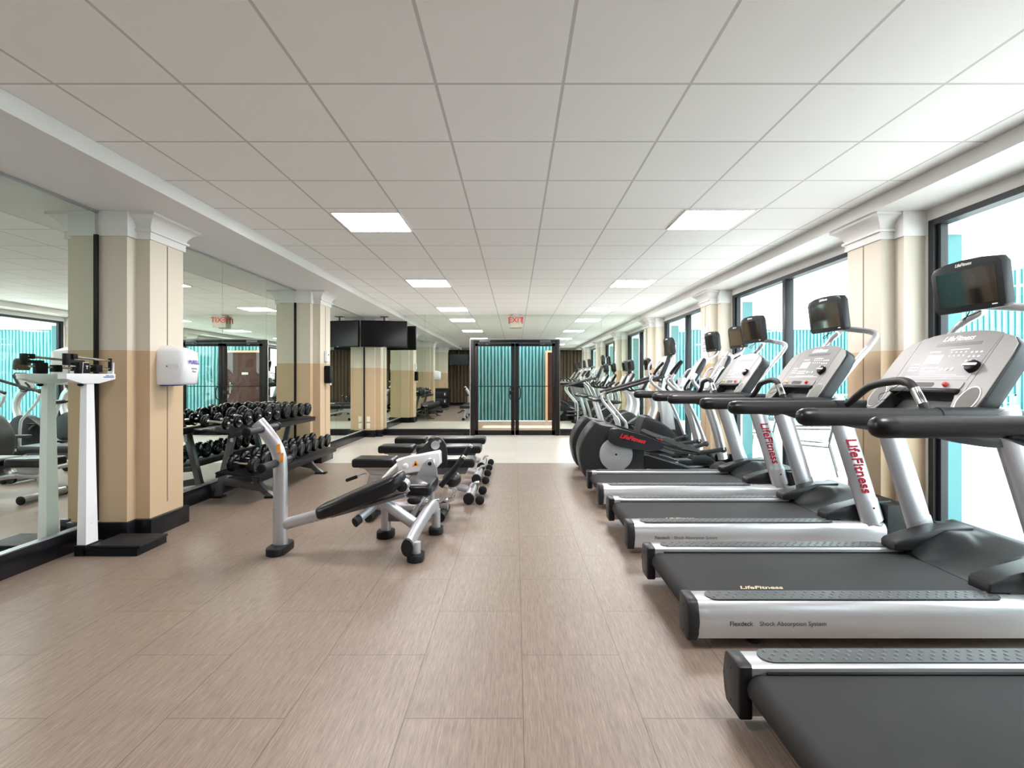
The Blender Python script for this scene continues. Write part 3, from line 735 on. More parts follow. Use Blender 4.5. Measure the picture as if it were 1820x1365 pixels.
    for i in range(4):
        for j in range(4): f.prism(oval(-.05+i*.034, .30+j*.032, .009, .007, 8), 'z', .004, .0055)
    obj('keypad', f, M['glyph'], con)
    text('logo', 'LifeFitness', .03, M['glyph'], con, (0, .505, .0035), rot=(0, 0, 0), shear=.35, bold=.0006)
    for sg in (-1, 1): obj('side_grip', MB().tube([(sg*.17, .05, 0), (sg*.20, .12, .03), (sg*.20, .30, .03), (sg*.17, .36, 0)], .014, seg=10, smooth=4), M['silver'], con)
    f = B().rings([[(2.32+r_*math.cos(2*PI*k/20), -.20+r_*math.sin(2*PI*k/20), z) for k in range(20)] for r_, z in ((.052, 1.165), (.057, 1.285), (.052, 1.285), (.048, 1.175))])
    obj('cup_holder', f, M['wplastic'], E)
    obj('heart_grip', B().tube([(2.42, -.10, 1.10), (2.30, -.16, 1.07), (2.22, -.2, 1.14), (2.28, -.18, 1.26)], .016, seg=10, smooth=4).tube([(2.42, .10, 1.10), (2.30, .16, 1.07), (2.22, .2, 1.14), (2.28, .18, 1.26)], .016, seg=10, smooth=4), M['rubber'], E)
    screen_unit(E, .40, .285, (2.80-.80, 0, 1.80), tilt=7, yaw=2)
    obj('screen_arm', B().tube([(2.70, 0, 1.52), (2.88, 0, 1.62), (2.90, 0, 1.72), (2.84, 0, 1.76)], .02, seg=10, smooth=4), M['silver_light'], E)
    return E
M['mid_silver'] = mat('satin silver disc', (.40, .40, .41), .4, .4)
M['red_bright'] = mat('bright red print', (.75, .02, .02), .4)
E0 = elliptical('elliptical trainer beside the farthest treadmill, nearer of the two, red lettering on its pedal arm', 6.62)
c = copy_tree(E0); c.location.y = 7.47; c['label'] = 'elliptical trainer farther from the viewpoint, half hidden behind the first one'

# ------------------------------------------------------------------ stair climber
def stepper(label, y0):
    E = thing('stair_climber', label, 'stair climber', (1.4, y0, 0)); B = lambda: MB(1.4, 0, 0)
    body = smooth2([(1.93, .05), (1.95, .38), (2.02, .64), (2.12, .66), (2.40, .52), (2.62, .28), (2.74, .06), (2.3, .035)], 4)
    f = B(); rs = []
    for y, k in ((-.23, .93), (-.22, .98), (-.17, 1), (.17, 1), (.22, .98), (.23, .93)): rs.append([(2.3+(x-2.3)*k, y, .3+(z-.3)*k) for x, z in body])
    f.rings(rs); o_ = obj('step_housing', f, M['shroud'], E)
    text('lettering', 'LifeFitness', .07, M['red_bright'], o_, (2.36-1.4, -.2315, .30), rot=(PI/2, .35, 0), shear=.35, bold=.002)
    obj('back_hood', B().prism(smooth2([(2.3, .3), (2.34, .72), (2.42, .78), (2.62, .60), (2.74, .38), (2.8, .06), (2.5, .05)], 4), 'y', .02, .16, .02), M['dark_grey'], E)
    obj('mast', B().prism([(2.36, .45), (2.34, .75), (2.32, 1.0), (2.34, 1.28), (2.52, 1.62), (2.54, 1.86), (2.575, 1.86), (2.575, 1.55), (2.50, 1.30), (2.49, 1.0), (2.56, .45)], 'y', -.11, .11, .02, 3), M['silver_light'], E)
    cm = frame_mtx((2.24-1.4, 0, 1.24), (0, -1, 0), (math.sin(.42), 0, math.cos(.42)))
    co = [(-.16, 0), (.16, 0), (.19, .1), (.19, .36), (.13, .44), (-.13, .44), (-.19, .36), (-.19, .1)]
    con = obj('console', MB().prism(co, 'z', -.06, -.003, .012), M['dark_grey'], E, mtx=cm)
    obj('console_face', MB().prism([(x*.93, .012+y*.95) for x, y in co], 'z', -.003, .002), M['face'], con)
    obj('reading_slot', MB().prism(rrect(-.10, .10, .10, .14, .015), 'z', .002, .004), M['black'], con)
    f = MB()
    for i in range(5):
        for j in range(5): f.prism(oval(-.09+i*.045, .19+j*.04, .012, .010, 8), 'z', .002, .004)
    obj('keypad', f, M['glyph'], con)
    screen_unit(E, .36, .29, (2.46-1.4, 0, 1.79), tilt=7, yaw=2)
    for sg in (-1, 1):
        obj('handrail', B().tube([(1.42, sg*.30, 1.045), (1.85, sg*.30, 1.17), (2.22, sg*.27, 1.28), (2.36, sg*.12, 1.30)], .024, seg=12, smooth=3), M['foam'], E)
        obj('rail_post', B().tube([(1.50, sg*.30, 1.06), (1.44, sg*.30, 1.0), (1.48, sg*.30, .88), (1.66, sg*.30, .66), (1.74, sg*.29, .52), (1.74, sg*.27, .06)], .022, seg=12, smooth=4), M['silver_light'], E)
        obj('pedal', B().box(1.46, 1.80, sg*.13-.075, sg*.13+.075, .24+.06*sg, .285+.06*sg, .012), M['dark_grey'], E)
        obj('pedal_lever', B().tube([(1.72, sg*.13, .25+.06*sg), (2.1, sg*.13, .32)], .022, seg=10), M['mid_grey'], E)
        obj('front_grip', B().tube([(2.30, sg*.20, 1.25), (2.22, sg*.23, 1.33), (2.22, sg*.23, 1.48), (2.27, sg*.22, 1.56)], .018, seg=10, smooth=4), M['silver_light'], E)
    obj('base_frame', B().box(1.6, 2.72, -.10, .10, .01, .08, .01).box(1.66, 1.78, -.33, .33, .005, .07, .01).box(2.60, 2.74, -.3, .3, .005, .06, .01), M['black'], E)
    return E
stepper('stair climber with sloping side rails and a wide silver mast, behind the ellipticals', 8.42)
# ------------------------------------------------------------------ exercise bikes
def bike(label, y0, dx=0):
    E = thing('exercise_bike', label, 'exercise bike', (1.5+dx, y0, 0), group='exercise bikes near the mirror wall'); B = lambda: MB(1.5, 0, 0)
    f = B(); rs = []
    body = smooth2([(1.95, .10), (1.94, .34), (2.10, .52), (2.34, .62), (2.52, .50), (2.58, .26), (2.5, .08), (2.2, .06)], 4)
    for y, k in ((-.10, .92), (-.09, .98), (-.06, 1), (.06, 1), (.09, .98), (.10, .92)): rs.append([(2.25+(x-2.25)*k, y, .32+(z-.32)*k) for x, z in body])
    f.rings(rs); obj('flywheel_cover', f, M['shroud'], E)
    obj('saddle', B().rings([[(x, w*math.cos(2*PI*k/16), z+h*math.sin(2*PI*k/16)) for k in range(16)] for x, w, h, z in ((1.60, .02, .01, .86), (1.62, .09, .03, .86), (1.70, .12, .04, .85), (1.80, .08, .035, .845), (1.90, .035, .025, .84), (1.93, .01, .01, .84))]), M['vinyl'], E)
    obj('seat_post', B().tube([(1.72, 0, .82), (1.84, 0, .45), (1.92, 0, .12)], .03, seg=12), M['silver'], E)
    obj('mast', B().tube([(2.42, 0, .5), (2.50, 0, .75), (2.46, 0, .95), (2.34, 0, 1.10), (2.40, 0, 1.30)], .07, .04, up=(1, 0, 0), seg=14, smooth=4), M['silver_light'], E)
    cm = frame_mtx((2.25-1.5, 0, 1.08), (0, -1, 0), (math.sin(.5), 0, math.cos(.5)))
    con = obj('console', MB().prism(rrect(-.14, .14, 0, .34, .04), 'z', -.05, 0, .01), M['dark_grey'], E, mtx=cm)
    obj('console_face', MB().prism(rrect(-.125, .125, .015, .325, .035), 'z', 0, .003), M['face'], con)
    screen_unit(E, .30, .22, (2.36-1.5, 0, 1.53), tilt=7)
    for sg in (-1, 1):
        obj('handlebar', B().tube([(2.34, 0, 1.06), (2.26, sg*.16, 1.06), (2.12, sg*.22, 1.05), (2.04, sg*.23, 1.12), (2.12, sg*.22, 1.20)], .018, seg=10, smooth=4), M['rubber'], E)
        obj('crank', B().tube([(2.16, sg*.11, .36), (2.16+sg*.12, sg*.13, .36-sg*.10)], .014, seg=8), M['mid_grey'], E)
        obj('pedal', B().box(2.11+sg*.12, 2.21+sg*.12, sg*.19-.05, sg*.19+.05, .35-sg*.10, .375-sg*.10, .005), M['black'], E)
    obj('frame', B().tube([(1.86, 0, .26), (2.1, 0, .2)], .04, seg=12).box(1.72, 2.60, -.035, .035, .04, .11, .01), M['silver'], E)
    for x in (1.74, 2.56): obj('stabiliser', B().box(x-.04, x+.04, -.26, .26, 0, .055, .012), M['dark_grey'], E)
    return E
B0 = bike('upright exercise bike nearest the stair climber, silver mast', 9.42)
for y, dx, lb in ((10.25, -.12, 'middle one of the three exercise bikes near the mirror wall'), (10.98, -.08, 'exercise bike closest to the mirrored far wall')):
    c = copy_tree(B0); c.location = (1.5+dx, y, 0); c['label'] = lb

# ------------------------------------------------------------------ adjustable benches (x along the bench)
def bench(label, y0, dz, x0=-1.72):
    E = thing('adjustable_bench', label, 'bench', (x0, y0, 0), group='flat benches in the middle of the room'); B = lambda: MB(x0, 0, 0)
    def pad(xa, xb, w, z, th=.092, taper=0):
        f = B(); rs = []
        for y, k in ((-w, .55), (-w*.985, .82), (-w*.93, .97), (-w*.80, 1), (w*.80, 1), (w*.93, .97), (w*.985, .82), (w, .55)):
            h = th/2*k; e = .018*(1-k)*2
            rs.append([(x, y, z+zz) for x, zz in rrect(xa+e, xb-e, -h, h, min(.028, h*.9), 4)])
        return f.rings(rs)
    zt = .44+dz
    obj('seat_pad', pad(-1.69, -1.26, .14, zt-.04), M['vinyl'], E)
    obj('back_pad', pad(-1.22, -.42, .145, zt-.04), M['vinyl'], E)
    obj('seat_plate', B().box(-1.62, -1.30, -.10, .10, zt-.10, zt-.078, .004).prism([(-1.60, zt-.10), (-1.30, zt-.10), (-1.34, zt-.17), (-1.52, zt-.17)], 'y', -.05, .05, .005), M['silver'], E)
    obj('back_plate', B().prism([(-1.18, zt-.08), (-.48, zt-.08), (-.52, zt-.16), (-1.10, zt-.17)], 'y', -.085, .085, .006), M['rack_grey'], E)
    obj('main_frame', B().tube([(-1.55, 0, .10), (-1.50, 0, zt-.15)], .035, .028, seg=14).tube([(-1.53, 0, zt-.20), (-1.2, 0, .25), (-.62, 0, .13), (-.50, 0, .10)], .036, .032, seg=14, smooth=4)
        .tube([(-1.22, 0, .26), (-1.16, 0, zt-.12)], .03, seg=12).tube([(-.72, 0, .15), (-.66, 0, zt-.16)], .024, seg=12), M['silver'], E)
    obj('rear_foot', B().tube([(-1.56, -.25, .045), (-1.56, .25, .045)], .042, .035, seg=14), M['silver'], E)
    ft = obj('wheel_foot', B().tube([(-.47, -.24, .07), (-.47, .24, .07)], .055, .05, seg=16), M['silver'], E)
    for sg in (-1, 1):
        obj('foot_cap', B().tube([(-.47, sg*.24, .066), (-.47, sg*.275, .064)], .058, .056, seg=16, rnd=False), M['rubber'], ft)
        obj('wheel', B().cyl((-.36, sg*.20, .047), (-.36, sg*.26, .047), .046, seg=18, bev=.008), M['rubber'], ft)
        obj('end_plug', B().cyl((-1.56, sg*.25, .045), (-1.56, sg*.275, .045), .045, seg=14, bev=.008), M['rubber'], E)
    obj('adjust_lever', B().tube([(-1.55, -.05, zt-.16), (-1.62, -.06, zt-.18), (-1.73, -.08, zt-.215)], .012, seg=8), M['steel'], E)
    obj('lever_grip', B().tube([(-1.66, -.065, zt-.192), (-1.75, -.085, zt-.222)], .018, seg=10, rnd=True), M['rubber'], E)
    obj('grip_handle', B().tube([(-.46, 0, .12), (-.43, 0, .17), (-.38, 0, .18)], .015, seg=8, smooth=3), M['silver'], E)
    return E
bench('flat adjustable bench nearest the crunch machine, silver wheeled foot', 5.50, .0)
q = copy_tree([o for o in bpy.data.objects if o.name.startswith('adjustable_bench')][0]); q.location.y = 6.52; q['label'] = 'middle one of the three flat benches in the centre of the room'
q = copy_tree(q); q.location.y = 7.40; q['label'] = 'farthest flat bench, on the edge of the cream tiled floor'

# ------------------------------------------------------------------ decline bench
D = thing('decline_bench', 'silver decline bench with a long black pad and a curved front post', 'bench', (-1.2, 3.9, 0)); B = lambda: MB(-1.2, 3.9, 0)
po = obj('front_post', B().tube([(-1.735, 3.84, .03), (-1.735, 3.84, .30), (-1.735, 3.84, .62), (-1.75, 3.84, .73), (-1.80, 3.84, .83), (-1.90, 3.84, .955)], .052, .034, up=(1, 0, 0), seg=20, smooth=5), M['silver'], D)
obj('front_foot', B().prism([(x, y) for x, y in rrect(-1.80, -1.67, 3.71, 3.97, .05)], 'z', 0, .055, .008), M['rubber'], po)
obj('post_collar', B().tube([(-1.735, 3.84, .06), (-1.735, 3.84, .335)], .0545, .0365, up=(1, 0, 0), seg=20), M['silver'], po)
obj('post_emblem', B().cyl((-1.868, 3.805, .915), (-1.862, 3.800, .918), .030, seg=20), M['rack_grey'], po)
f = B()
for z0, z1, xs in ((.735, .795, (-1.742, -1.772)), (.665, .73, (-1.722, -1.742)), ):
    f.obox(((xs[0]+xs[1])/2+.022, 3.803, (z0+z1)/2), (1, -.5, .35), (0, 0, 1), (.5, 1, 0), .023, (z1-z0)/2, .003)
obj('warning_label', f, M['orange'], po)
for zc, xc in ((.905, -1.86), (.655, -1.755)):
    r_ = obj('weight_horn', B().tube([(xc, 3.60, zc), (xc, 4.05, zc)], .028, seg=18), M['dark_grey'], po)
    for ya in (3.585, 4.045): obj('horn_cap', B().cyl((xc, ya, zc), (xc, ya+.025, zc), .034, seg=18, bev=.006), M['black'], r_)
obj('main_beam', B().tube([(-1.73, 3.84, .195), (-1.20, 3.86, .335), (-.90, 3.88, .425), (-.81, 3.89, .47)], .042, .032, seg=18, smooth=4), M['silver'], D)
# long pad following the beam, thicker in the middle, raised at the hip end
f = B(); rs = []
for t, zt_, w, th in ((0, .0, .06, .05), (.015, .004, .10, .085), (.06, .006, .118, .098), (.25, .022, .13, .11), (.45, .052, .14, .122), (.68, .075, .14, .125), (.88, .110, .12, .115), (.97, .150, .105, .10), (1, .16, .07, .05)):
    x = -1.45+.62*t; z = .285+.17*t+zt_*.62
    rs.append([(x-hh*.25, 3.86+yy, z+hh) for yy, hh in [(w*math.copysign(abs(math.cos(q))**.5, math.cos(q)), th/2*math.copysign(abs(math.sin(q))**.6, math.sin(q))) for q in [2*PI*k/24 for k in range(24)]]])
f.rings(rs); obj('long_pad', f, M['vinyl'], D, ang=60)
obj('pad_bracket', B().obox((-1.08, 3.86, .345), (.96, 0, .27), (0, 1, 0), (-.27, 0, .96), .28, .06, .012, .004), M['rack_grey'], D)
obj('beam_cap', B().cyl((-.83, 3.82, .485), (-.83, 3.80, .485), .04, seg=18, bev=.005), M['rubber'], D)
obj('hip_joint', B().cyl((-.84, 3.82, .475), (-.84, 3.96, .475), .043, seg=18), M['silver'], D)
# rear legs: a thick diagonal down to a lengthwise foot beam, a brace and a second leg
obj('diagonal_leg', B().tube([(-1.02, 3.88, .385), (-.72, 3.93, .15)], .044, .04, seg=18), M['silver'], D)
ft = obj('cross_foot', B().tube([(-.745, 3.60, .115), (-.735, 3.75, .15), (-.70, 4.05, .215), (-.68, 4.24, .235), (-.665, 4.30, .20)], .060, .036, seg=18, smooth=4), M['silver'], D)
obj('foot_cap', B().tube([(-.745, 3.575, .11), (-.745, 3.60, .115)], .065, .041, seg=18), M['rubber'], ft)
for p, q_ in (((-.70, 3.66, .0), .13), ((-.655, 4.30, 0), .2)):
    obj('foot_post', B().tube([(p[0], p[1], .03), (p[0], p[1], q_)], .035, .028, up=(1, 0, 0), seg=16), M['silver'], ft)
    obj('rubber_foot', B().prism(rrect(p[0]-.055, p[0]+.055, p[1]-.075, p[1]+.075, .04), 'z', 0, .05, .008), M['rubber'], ft)
obj('rear_leg', B().tube([(-1.045, 4.20, .03), (-1.045, 4.20, .36)], .04, .034, up=(1, 0, 0), seg=16), M['silver'], D)
obj('rubber_foot', B().prism(rrect(-1.11, -.98, 4.12, 4.28, .045), 'z', 0, .055, .008), M['rubber'], D)
obj('lower_brace', B().box(-1.02, -.70, 4.17, 4.22, .13, .21, .006), M['rack_grey'], D)
obj('upper_brace', B().tube([(-1.045, 4.20, .34), (-1.0, 4.0, .375), (-.98, 3.88, .385)], .035, seg=14), M['silver'], D)
hd = obj('carry_handle', B().tube([(-1.02, 3.93, .355), (-1.115, 3.70, .275)], .032, .022, seg=16), M['silver'], D)
obj('handle_cap', B().tube([(-1.11, 3.71, .278), (-1.13, 3.665, .262)], .036, .026, seg=16), M['rubber'], hd)
# seat at the raised end
def soft(B_, xa, xb, ya, yb, za, zb, r=.03):
    f = B_(); cx, cy = (xa+xb)/2, (ya+yb)/2; rs = []
    for z, k in ((za, .88), (za+(zb-za)*.12, .97), (za+(zb-za)*.35, 1), (za+(zb-za)*.65, 1), (za+(zb-za)*.88, .965), (zb, .86)):
        rs.append([(cx+(x-cx)*k, cy+(y-cy)*k, z) for x, y in rrect(xa, xb, ya, yb, r, 4)])
    return f.rings(rs)
obj('seat_pad', soft(B, -.905, -.665, 4.10, 4.52, .345, .44), M['vinyl'], D, ang=60)
obj('seat_plate', B().box(-.87, -.70, 4.16, 4.46, .325, .348, .004), M['rack_grey'], D)
obj('seat_post', B().tube([(-.735, 4.18, .33), (-.80, 4.14, .22), (-.84, 4.10, .14)], .022, seg=12), M['silver'], D)
obj('adjust_knob', B().ell((-.79, 4.06, .325), .055, .03, .032), M['rubber'], D)
# ------------------------------------------------------------------ crunch machine standing just behind it
D = thing('crunch_machine', 'abdominal crunch machine with a white housing, orange warning triangle and two lever handles', 'exercise machine', (-.8, 4.8, 0)); B = lambda: MB(-.8, 4.8, 0)
ho = obj('pivot_housing', B().prism([(-1.085, .535), (-.985, .56), (-.70, .615), (-.685, .60), (-.68, .50), (-.72, .455), (-1.06, .40)], 'y', 4.72, 4.84, .014, 3), M['white'], D)
obj('housing_bolt', B().cyl((-.995, 4.722, .482), (-.995, 4.70, .482), .025, seg=18, bev=.008), M['white'], ho)
tri = obj('warning_triangle', B().prism([(-.935, .475), (-.875, .488), (-.905, .535)], 'y', 4.7165, 4.7195), M['orange'], ho)
obj('triangle_mark', B().prism([(-.917, .487), (-.893, .492), (-.905, .514)], 'y', 4.7145, 4.7165), M['black'], tri)
obj('pivot_bracket', B().prism(smooth2([(-.93, .30), (-.86, .45), (-.80, .545), (-.755, .56), (-.72, .53), (-.70, .38), (-.70, .28), (-.8, .26)], 3), 'y', 4.66, 4.715, .012), M['silver_light'], D)
obj('bracket_bolt', B().cyl((-.765, 4.665, .515), (-.765, 4.645, .515), .017, seg=14, bev=.004), M['black'], D)
pl = obj('cam_plate', B().prism(smooth2([(-.95, .53), (-.83, .67), (-.76, .725), (-.70, .72), (-.655, .66), (-.64, .55), (-.66, .44), (-.80, .46)], 4), 'y', 4.86, 4.90, .008), M['dark_grey'], D)
obj('cam_hub', B().cyl((-.745, 4.858, .655), (-.745, 4.835, .655), .04, seg=20), M['silver_light'], pl)
obj('cam_pin', B().cyl((-.705, 4.86, .69), (-.705, 4.845, .69), .014, seg=12), M['silver_light'], pl)
obj('support_tube', B().tube([(-1.30, 4.80, .12), (-1.24, 4.80, .28), (-1.12, 4.80, .42), (-1.02, 4.79, .50)], .042, .036, seg=16, smooth=4), M['silver_light'], D)
obj('round_pad', B().ell((-.575, 4.72, .365), .085, .10, .075, 20, 12), M['vinyl'], D)
for (p0, p1), n_ in ((((-.645, 4.50, .345), (-.455, 4.50, .585)), 'a'), (((-.62, 4.86, .36), (-.425, 4.86, .635)), 'b')):
    h_ = obj('lever_handle', B().tube([p0, p1], .024, seg=14), M['rubber'], D)
    d = (Vector(p1)-Vector(p0)).normalized()
    obj('chrome_tip', B().cyl(p1, Vector(p1)+d*.03, .021, seg=14, bev=.006), M['steel'], h_)
obj('u_tube', B().tube([(-.60, 4.52, .34), (-.63, 4.60, .22), (-.72, 4.66, .165), (-.90, 4.70, .16)], .02, seg=12, smooth=5).tube([(-.56, 4.74, .30), (-.55, 4.74, .21), (-.62, 4.72, .17), (-.85, 4.72, .16)], .02, seg=12, smooth=5), M['steel'], D)
obj('floor_frame', B().tube([(-1.32, 4.80, .10), (-.62, 4.80, .10)], .038, .034, seg=16).tube([(-.76, 4.72, .10), (-.765, 4.70, .32)], .032, seg=14), M['silver'], D)
for x in (-1.30, -.66):
    obj('floor_foot', B().tube([(x, 4.60, .045), (x, 5.0, .045)], .04, .036, seg=14), M['rubber'], D)
obj('name_plate', B().box(-.82, -.70, 4.762, 4.766, .08, .125), M['orange'], D)

# ------------------------------------------------------------------ dumbbell rack with twenty dumbbells
R = thing('dumbbell_rack', 'two tier grey dumbbell rack against the mirrored left wall', 'rack', (-2.95, 6.3, 0)); B = lambda: MB(-2.95, 6.3, 0)
for nm, xa, xb, za, zb in (('upper_tray', -3.245, -2.90, .765, .725), ('lower_tray', -3.02, -2.60, .335, .285)):
    f = B(); d = Vector((xb-xa, 0, zb-za)).normalized(); n_ = Vector((-d.z, 0, d.x)); c = Vector(((xa+xb)/2, 6.30, (za+zb)/2))
    Lx = math.hypot(xb-xa, zb-za)/2
    f.obox(c, d, (0,1,0), n_, Lx, 1.12, .006, .002)
    for sg in (-1, 1): f.obox(c+d*Lx*sg-n_*.02, d, (0,1,0), n_, .006, 1.12, .03, .002)
    tr = obj(nm, f, M['black'], R)
for y in (5.58, 6.98):
    f = B().prism([(-3.265, .02), (-3.20, .02), (-3.03, .72), (-3.09, .74)], 'y', y-.03, y+.03, .006)
    lg = obj('rear_leg', f, M['rack_grey'], R)
    obj('leg_foot', B().box(-3.28, -3.17, y-.045, y+.045, 0, .022, .004), M['black'], lg)
    f = B(); pts = [(-2.83, .34), (-2.83, .24), (-2.80, .15), (-2.74, .08), (-2.655, .012)]
    sm = smooth2(pts, 5, False); w = .032
    up_ = [(x+w, z+w*.3) for x, z in sm]; lo_ = [(x-w, z-w*.3) for x, z in sm]
    f.prism(up_+lo_[::-1], 'y', y-.03, y+.03, .004)
    lg = obj('front_leg', f, M['rack_grey'], R, ang=50)
    obj('leg_foot', B().box(-2.72, -2.58, y-.045, y+.045, 0, .02, .004), M['black'], lg)
    obj('side_rail', B().prism([(-3.18, .14), (-2.78, .07), (-2.78, .13), (-3.16, .21)], 'y', y-.022, y+.022, .004), M['rack_grey'], R)
    obj('tray_arm', B().prism([(-3.12, .28), (-2.70, .24), (-2.70, .28), (-3.11, .33)], 'y', y-.02, y+.02, .004), M['rack_grey'], R)
obj('spec_label', B().box(-3.085, -3.055, 5.5465, 5.5485, .60, .68), M['wplastic'], R)
ordn = ['first', 'second', 'third', 'fourth', 'fifth', 'sixth', 'seventh', 'eighth', 'ninth', 'tenth']
def dumbbell(label, x, y, z, r, hw, gap, style, group):
    T = thing('dumbbell', label, 'dumbbell', (x, y, z), group=group)
    T.rotation_euler = (0, .10, random.uniform(-.05, .05))
    obj('handle', MB().cyl((-gap, 0, 0), (gap, 0, 0), .0155, seg=14), M['steel'], T)
    for sg in (-1, 1):
        f = MB()
        if style == 'disc':
            prof = [(0, r*.55), (.002, r*.86), (.008, r*.98), (hw*.35, r), (hw*.75, r), (hw-.006, r*.97), (hw-.002, r*.88), (hw-.008, r*.78), (hw-.008, r*.40), (hw, r*.36), (hw, .02)]
        else:
            prof = [(0, r*.5), (.004, r*.84), (.016, r*.97), (hw*.4, r), (hw*.65, r), (hw-.014, r*.965), (hw-.003, r*.82), (hw, r*.66), (hw-.004, r*.60), (hw-.004, .01)]
        rs = [[(sg*(gap+u), rr*math.cos(2*PI*k/26), rr*math.sin(2*PI*k/26)) for k in range(26)] for u, rr in prof]
        f.rings(rs); h = obj('head', f, M['urethane'], T, ang=50)
        if style == 'disc':
            obj('end_bolt', MB().cyl((sg*(gap+hw-.004), 0, 0), (sg*(gap+hw+.016), 0, 0), .016, .012, seg=12, bev=.003), M['steel'], h)
            obj('inner_collar', MB().cyl((sg*(gap-.018), 0, 0), (sg*(gap+.004), 0, 0), .020, seg=14, bev=.003), M['steel'], h)
        else:
            obj('head_label', MB().rings([[(sg*(gap+hw-.0045+d_), rr*math.cos(2*PI*k/20), rr*math.sin(2*PI*k/20)) for k in range(20)] for d_, rr in ((0, r*.52), (.0016, r*.52), (.0016, r*.47), (0, r*.47))], cap=False), M['dark_grey'], h)
radt = [.064, .066, .092, .094, .108, .104, .103, .096, .092, .088]
for k in range(10):
    r = radt[k]; y = 5.27+k*.228; st = 'disc' if k < 6 else 'solid'
    dumbbell('black dumbbell on the upper tier, %s from the near end%s' % (ordn[k], ', with chrome end bolts' if k < 6 else ''), -3.035, y, .772+r*.95, r, .040 if k < 2 else (.046 if k < 6 else .075), .085 if k < 2 else .066, st, 'dumbbells on the upper tier of the rack')
for k in range(10):
    r = [.088, .092, .094, .094, .092, .092, .09, .09, .09, .09][k]; y = 5.27+k*.228
    dumbbell('thick round black dumbbell on the lower tier, %s from the near end' % ordn[k], -2.755, y, .33+r*.95, r, .065, .072, 'solid', 'dumbbells on the lower tier of the rack')

R.location.x += .045
# ------------------------------------------------------------------ weighing scale
D = thing('weighing_scale', 'white column weighing scale with a sliding beam and black platform', 'scale', (-3.0, 3.8, 0)); B = lambda: MB(-3.0, 3.8, 0)
obj('platform', B().box(-3.02, -2.655, 3.70, 4.0, .055, .075, .004), M['rubber'], D)
obj('platform_base', B().box(-3.06, -2.67, 3.69, 4.01, .0, .053, .005), M['black'], D)
obj('column_base', B().box(-3.125, -3.04, 3.69, 3.85, .0, .075, .005), M['black'], D)
f = B().rings([[(-3.115, 3.705, .076), (-3.05, 3.705, .076), (-3.05, 3.815, .076), (-3.115, 3.815, .076)], [(-3.105, 3.725, 1.25), (-3.06, 3.725, 1.25), (-3.06, 3.79, 1.25), (-3.105, 3.79, 1.25)]])
f.cyl((-3.0515, 3.76, .22), (-3.048, 3.76, .22), .004, seg=8).cyl((-3.058, 3.757, 1.13), (-3.054, 3.757, 1.13), .004, seg=8)
obj('column', f, M['white'], D)
hb = obj('head', B().prism([(3.545, 1.312), (3.985, 1.312), (3.985, 1.272), (3.83, 1.24), (3.68, 1.24), (3.545, 1.275)], 'x', -3.115, -3.05, .003), M['white'], D)
text('maker_name', 'health o meter', .013, M['blue'], hb, (-3.0485+3.0, 3.925-3.8, 1.299), rot=(PI/2, 0, PI/2))
obj('blue_band', B().box(-3.0499, -3.0485, 3.865, 3.985-.018, 1.284, 1.291), M['blue'], hb)
obj('foot_knob', B().ell((-3.08, 3.695, 1.232), .02, .02, .012, 12, 8), M['black'], hb)
bm_ = obj('upper_beam', B().tube([(-3.08, 3.58, 1.435), (-3.08, 3.965, 1.412)], .009, seg=10), M['steel'], D)
obj('lower_beam', B().tube([(-3.08, 3.60, 1.365), (-3.08, 3.965, 1.352)], .008, seg=10), M['steel'], D)
obj('beam_end', B().box(-3.092, -3.062, 3.555, 3.59, 1.37, 1.452, .003).box(-3.09, -3.068, 3.565, 3.72, 1.385, 1.408, .003), M['black'], D)
obj('beam_poise', B().box(-3.094, -3.054, 3.605, 3.645, 1.415, 1.452, .004), M['black'], D)
obj('lower_poise', B().box(-3.10, -3.05, 3.80, 3.86, 1.325, 1.378, .005), M['black'], D)
obj('beam_bracket', B().box(-3.10, -3.058, 3.66, 3.74, 1.312, 1.392, .004), M['black'], D)
nm_ = obj('pointer_plate', B().prism([(3.685, 1.314), (3.742, 1.314), (3.736, 1.390), (3.692, 1.390)], 'x', -3.056, -3.050), M['black'], D)
obj('plate_border', B().prism([(3.681, 1.312), (3.746, 1.312), (3.740, 1.394), (3.688, 1.394)], 'x', -3.0575, -3.0545), M['white'], nm_)
text('letter_mark', 'T', .034, M['glyph'], nm_, (-3.0485+3.0, 3.714-3.8, 1.356), rot=(PI/2, 0, PI/2), bold=.001)
obj('beam_guide', B().box(-3.09, -3.07, 3.958, 3.976, 1.335, 1.432, .003), M['black'], D)
obj('beam_catch', B().prism([(3.965, 1.31), (3.984, 1.31), (3.984, 1.40), (3.978, 1.40), (3.974, 1.36)], 'x', -3.10, -3.06), M['white'], D)
D.location.x -= .045; D.location.y += .045
# ------------------------------------------------------------------ things on the pillars and walls
D = thing('sanitizer_dispenser', 'large white hand sanitizer dispenser on the nearest left pillar', 'dispenser', (-2.93, 4.38, 1.38)); B = lambda: MB(-2.93, 4.38, 1.38)
f = B(); rs = []
for z, yl, yr, d in ((1.225, 4.275, 4.47, .21), (1.24, 4.265, 4.48, .225), (1.38, 4.26, 4.485, .238), (1.50, 4.265, 4.48, .228), (1.535, 4.30, 4.455, .15), (1.552, 4.33, 4.43, .06)):
    rs.append([(-2.939, yl, z), (-2.939+d*.80, yl, z), (-2.939+d*.95, yl+.02, z), (-2.939+d, yl+.06, z), (-2.939+d, yr-.06, z), (-2.939+d*.95, yr-.02, z), (-2.939+d*.80, yr, z), (-2.939, yr, z)])
f.rings(rs); bd = obj('cover', f, M['wplastic'], D, ang=50)
obj('latch_recess', B().prism(rrect(-2.86, -2.75, 1.36, 1.395, .016), 'y', 4.2565, 4.262), M['white'], bd)
